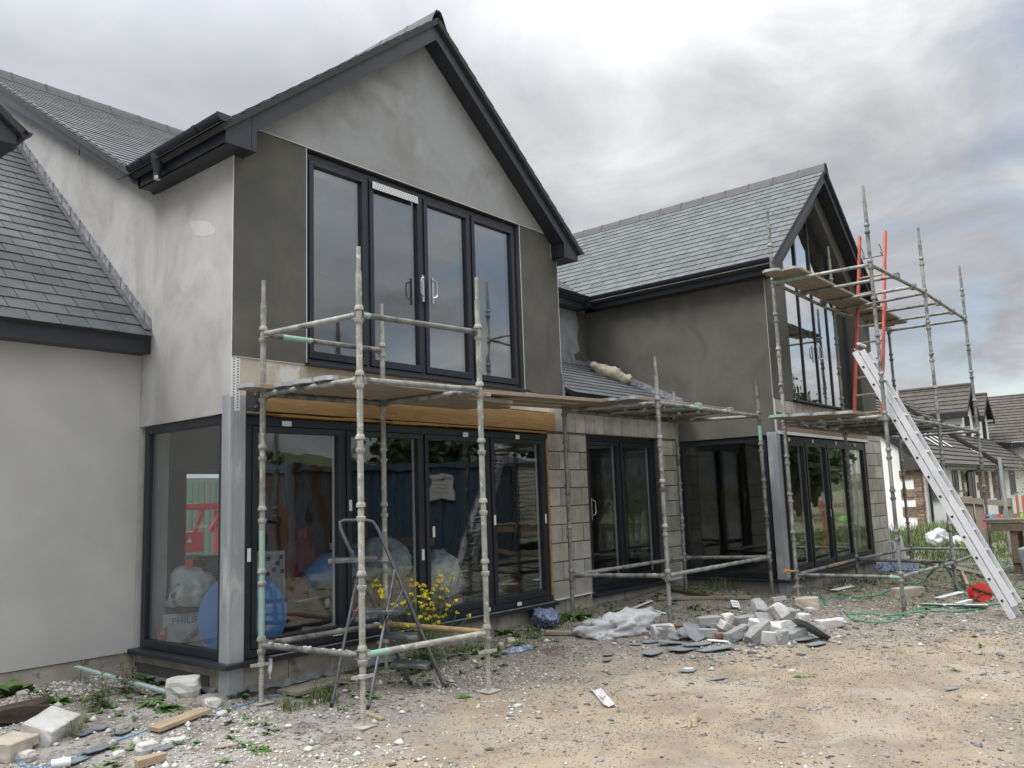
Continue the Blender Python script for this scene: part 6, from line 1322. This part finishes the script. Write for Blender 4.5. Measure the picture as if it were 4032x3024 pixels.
WB=root('wheeled_bin','dented grey metal bin beside the pallet bench at the right edge','bin'); c=at(4022,2140,x=14.6); b=MB(); b.prism([(14.5,c.y-.55,.22),(14.5,c.y+.0,.22),(14.5,c.y+.05,.62),(14.5,c.y-.55,.62)],(.5,0,0)); b.build('tub',m_bin,WB,bevel=.02); b=MB(); b.cyl((14.48,c.y-.12,.13),(14.56,c.y-.12,.13),.12,18); b.build('wheel',m_black,WB)
b=MB(); p=at(3968,2045,x=19.5); b.cyl((19.5,p.y,-.05),(19.5,p.y+.02,at(3945,1800,x=19.5).z),.035,8); tag(b.build('steel_post',m_galv,None,smooth=True),'thin galvanised post standing left of the lime green mesh','post')
for k,(px,py0,py1) in enumerate(((4002,1950,2050),(4026,1950,2040))):
    p0=at(px+12,py1,x=18.6);p1=at(px,py0,x=18.6); b=MB(); b.bar((18.6,p0.y,.1),p1,.05,.04); tag(b.build('orange_stake',m_orange if False else mat('orange_stake_paint',(.55,.20,.08),None,rough=.7,bump=0),None),('left' if k==0 else 'right')+' one of two orange stakes in front of the lime green mesh','stake')
crumple('safety_mesh','lime green safety mesh bundled behind the orange stakes','mesh',m_limegreen,0,0,.45,.14,.12,41,1.5,24,16,base=Vector((20.0,at(4030,2040,x=20).y-.12,at(4012,2042,x=20).z)))
crumple('hanging_cloth','blue and red cloth hung on the timber gate frame','cloth',mat('printed_cloth',(.10,.24,.34),(.36,.10,.12),2,2,.45,.55,rough=.9),0,0,.45,.14,.34,42,1.4,20,14,base=Vector((20.7,at(3905,2020,x=20.7).y,.62)))
for k,(px0,py0,px1,py1,lb) in enumerate(((3625,2085,3668,2092,'orange pipe piece lying by the neighbouring downpipe'),(3705,2100,3745,2125,'left orange plastic barrier piece in the tall grass'),(3750,2118,3812,2145,'right orange plastic barrier piece in the tall grass'))):
    p0=at(px0,py0,z=.25 if k else .2); p1=at(px1,py1,z=.18); b=MB(); b.bar(p0,p1,.10,.08); tag(b.build('orange_debris',mat('faded_orange_%d'%k,(.50,.17,.07),(.35,.12,.06),6,rough=.8),None),lb,'debris')
# bare shrub at right edge
def bush(name,label,c,rad,h,n,seed,lm,trunk=True,ls=.05,cat='shrub',twigs=60):
    r_=root(name,label,cat); rnd=random.Random(seed); q=MB(); s_=MB(); c=Vector(c)
    tips=[]
    for k in range(twigs):
        a=rnd.uniform(0,2*PI); e=rnd.uniform(.1,1); t_=c+Vector((math.cos(a)*rad*e*.9,math.sin(a)*rad*e*.9,h*rnd.uniform(.4,1)*(1.1-.4*e))); m_=c.lerp(t_,.5)+Vector((rnd.uniform(-.1,.1)*rad,rnd.uniform(-.1,.1)*rad,.12*h)); s_.tube([c,m_,t_],.02,5,rs=[.03*rad+.01,.012*rad+.004,.003]); tips.append((m_,t_))
    for k in range(n):
        m_,t_=tips[rnd.randrange(len(tips))]; p=m_.lerp(t_,rnd.uniform(0,1.1))+Vector([rnd.gauss(0,.11*rad) for _ in range(3)]); d_=Vector([rnd.uniform(-1,1) for _ in range(3)]).normalized(); e_=d_.orthogonal().normalized(); w_=ls*rnd.uniform(.6,1.4); f_=d_.cross(e_); q.add([p-e_*w_*.5,p+f_*w_*.5,p+e_*w_*.5,p-f_*w_*.5],[(0,1,2,3)])
    s_.build('trunk',m_bark,r_); q.build('crown',lm,r_); return r_
c=at(4040,1700,x=26); b=bush('bare_shrub','reddish bare twiggy tree at the right edge in front of the neighbouring house',(26,c.y-.75,0),1.25,4.2,5200,3,m_twig,ls=.035,cat='tree',twigs=180)
# ------------------------------------------------------------------ THINGS BEHIND THE CAMERA, SEEN IN THE GLASS
def container(name,label,C,dirn,L,W,ma,sign=False):
    r_=root(name,label,'container'); d=Vector((dirn[0],dirn[1],0)).normalized(); n=Vector((d.y,-d.x,0)); C=Vector(C); q=MB(); 
    def corr(p0,p1,off):
        p0=Vector(p0);p1=Vector(p1);a=(p1-p0).normalized();LL=(p1-p0).length; x=0;pts=[];o_=Vector(off).normalized()*.036; k=0
        while x<LL: pts+= [p0+a*x,p0+a*min(x+.07,LL),p0+a*min(x+.10,LL)+o_,p0+a*min(x+.17,LL)+o_]; x+=.2
        pts.append(p1); vs=[p+Vector((0,0,.12)) for p in pts]+[p+Vector((0,0,2.5)) for p in pts]; m_=len(pts); q.add(vs,[(i,i+1,m_+i+1,m_+i) for i in range(m_-1)])
    A_=C;B_=C+d*L;C2=B_+n*W;D_=C+n*W
    corr(A_,B_,n);corr(B_,C2,-d);corr(C2,D_,-n);corr(D_,A_,d); q.build('corrugated_wall',ma,r_)
    q=MB(); 
    for p in(A_,B_,C2,D_): q.box(p.x-.07,p.x+.07,p.y-.07,p.y+.07,0,2.6)
    for a_,b_ in((A_,B_),(B_,C2),(C2,D_),(D_,A_)): q.bar(a_+Vector((0,0,2.53)),b_+Vector((0,0,2.53)),.12,.14); q.bar(a_+Vector((0,0,.08)),b_+Vector((0,0,.08)),.12,.14)
    q.prism([A_+Vector((0,0,2.56)),B_+Vector((0,0,2.56)),C2+Vector((0,0,2.56)),D_+Vector((0,0,2.56))],(0,0,.02)); q.build('frame',ma,r_); return r_,d,n
cd=Vector((.47,.88,0)).normalized(); Cc=Vector((13.75,-4.6,0))
CT,d_,n_=container('site_container','dark blue site container with a warning sign, mirrored in the folding doors',Cc,cd,4.0,2.4,m_cblue)
# sign
p=at(1835,1865,y=14.2); SG=Cc+d_*2.7-n_*.05; 
Ms=Matrix(((-d_.x*-1,0,-n_.x,SG.x),(-d_.y*-1,0,-n_.y,SG.y),(0,1,0,1.95),(0,0,0,1)))
# text must read left to right for someone facing the container: right hand direction
rt_=Vector((0,0,1)).cross(-n_)*1; Ms=Matrix(((rt_.x,0,-n_.x,SG.x),(rt_.y,0,-n_.y,SG.y),(0,1,0,1.95),(0,0,0,1)))
b=MB(); b.obox(Ms,.62,.62,.012); b.build('warning_sign',mat('sign_white',(.55,.55,.54),(.48,.48,.47),4,rough=.6),CT)
text('lettering','WARNING',.12,Ms@Matrix.Translation((0,.2,.008)),m_dark,CT,.001)
b=MB(); rnd=random.Random(4)   # four worn, unreadable lines of small print
for zz_,ww in((.07,.46),(-.03,.40),(-.13,.44),(-.23,.16)):
    x_=-ww/2
    while x_<ww/2: l_=rnd.uniform(.02,.07); b.obox(Ms@Matrix.Translation((x_+l_/2,zz_,.0075)),l_,rnd.uniform(.018,.034),.003); x_+=l_+.012
b.build('worn_print',m_bin,CT)
cd2=Vector((-.47,-.88,0)).normalized(); C2=Cc+Vector((-.88,.47,0))*2.45+Vector((-.03,.0,0))
CR,_,_=container('site_container','rusty streaked container mirrored in the first folding panel',Cc+Vector((-.1,-.12,0)),cd2,6.0,2.4,m_crust)
def caravan(label,C,rz,L=6.5):
    r_=root('static_caravan',label,'caravan'); b=MB(); b.box(-L/2,L/2,-1.3,1.3,.5,2.6); 
    for k in range(17): b.box(-L/2-.012,L/2+.012,-1.312,1.312,.55+.12*k,.56+.12*k+.05)
    b.build('body',m_cream,r_); b=MB(); b.prism([(-L/2-.1,-1.4,2.6),(-L/2-.1,0,2.9),(-L/2-.1,1.4,2.6)],(L+.2,0,0)); b.build('roof',m_lead,r_); b=MB()
    for x in(-2,.2,2.2): b.box(x-.4,x+.4,-1.33,1.33,1.3,2.1)
    b.box(-L/2-.03,-L/2,-.6,.6,1.3,2.1); b.box(L/2,L/2+.03,-.6,.6,1.3,2.1); b.build('window',m_gpane,r_); r_.location=(C[0],C[1],0); r_.rotation_euler=(0,0,R(rz)); return r_
caravan('cream static caravan mirrored left of the rusty container',(9.2,-7.0),-28); caravan('cream static caravan mirrored right of the blue container',(21.5,-4.5),-20)
tl_=[(14,-24,4.5,5.6),(20,-27,5,5.9),(27,-28,4.2,4.6),(34,-28,4.5,4.5),(40,-24,4,6),(46,-22,5,6.5),(53,-20,4,6),(60,-19,5,7),(70,-16,5,7),(8,-25,4,5),(66,-24,5,7.5),(48,-17,2.2,3.2),(29,-8,4.5,7.5),(35,-11,5,9),(41,-7,4.5,8),(48,-9,5,9),(27,-15,4,7)]
kinds=['tallest','broad','rounded','low','dense','wide','narrow','spreading','far','left hand','short','scrubby','leaning','bushy','round topped','ragged','twin stemmed']
for k,(x,y,r_,h) in enumerate(tl_): bush('tree','%s leafy tree of the mirrored tree line behind the yard'%kinds[k],(x,y,0),r_*.62,h*.95,9000,60+k,m_tree,ls=.26,cat='tree',twigs=50)['group']='trees behind the yard'
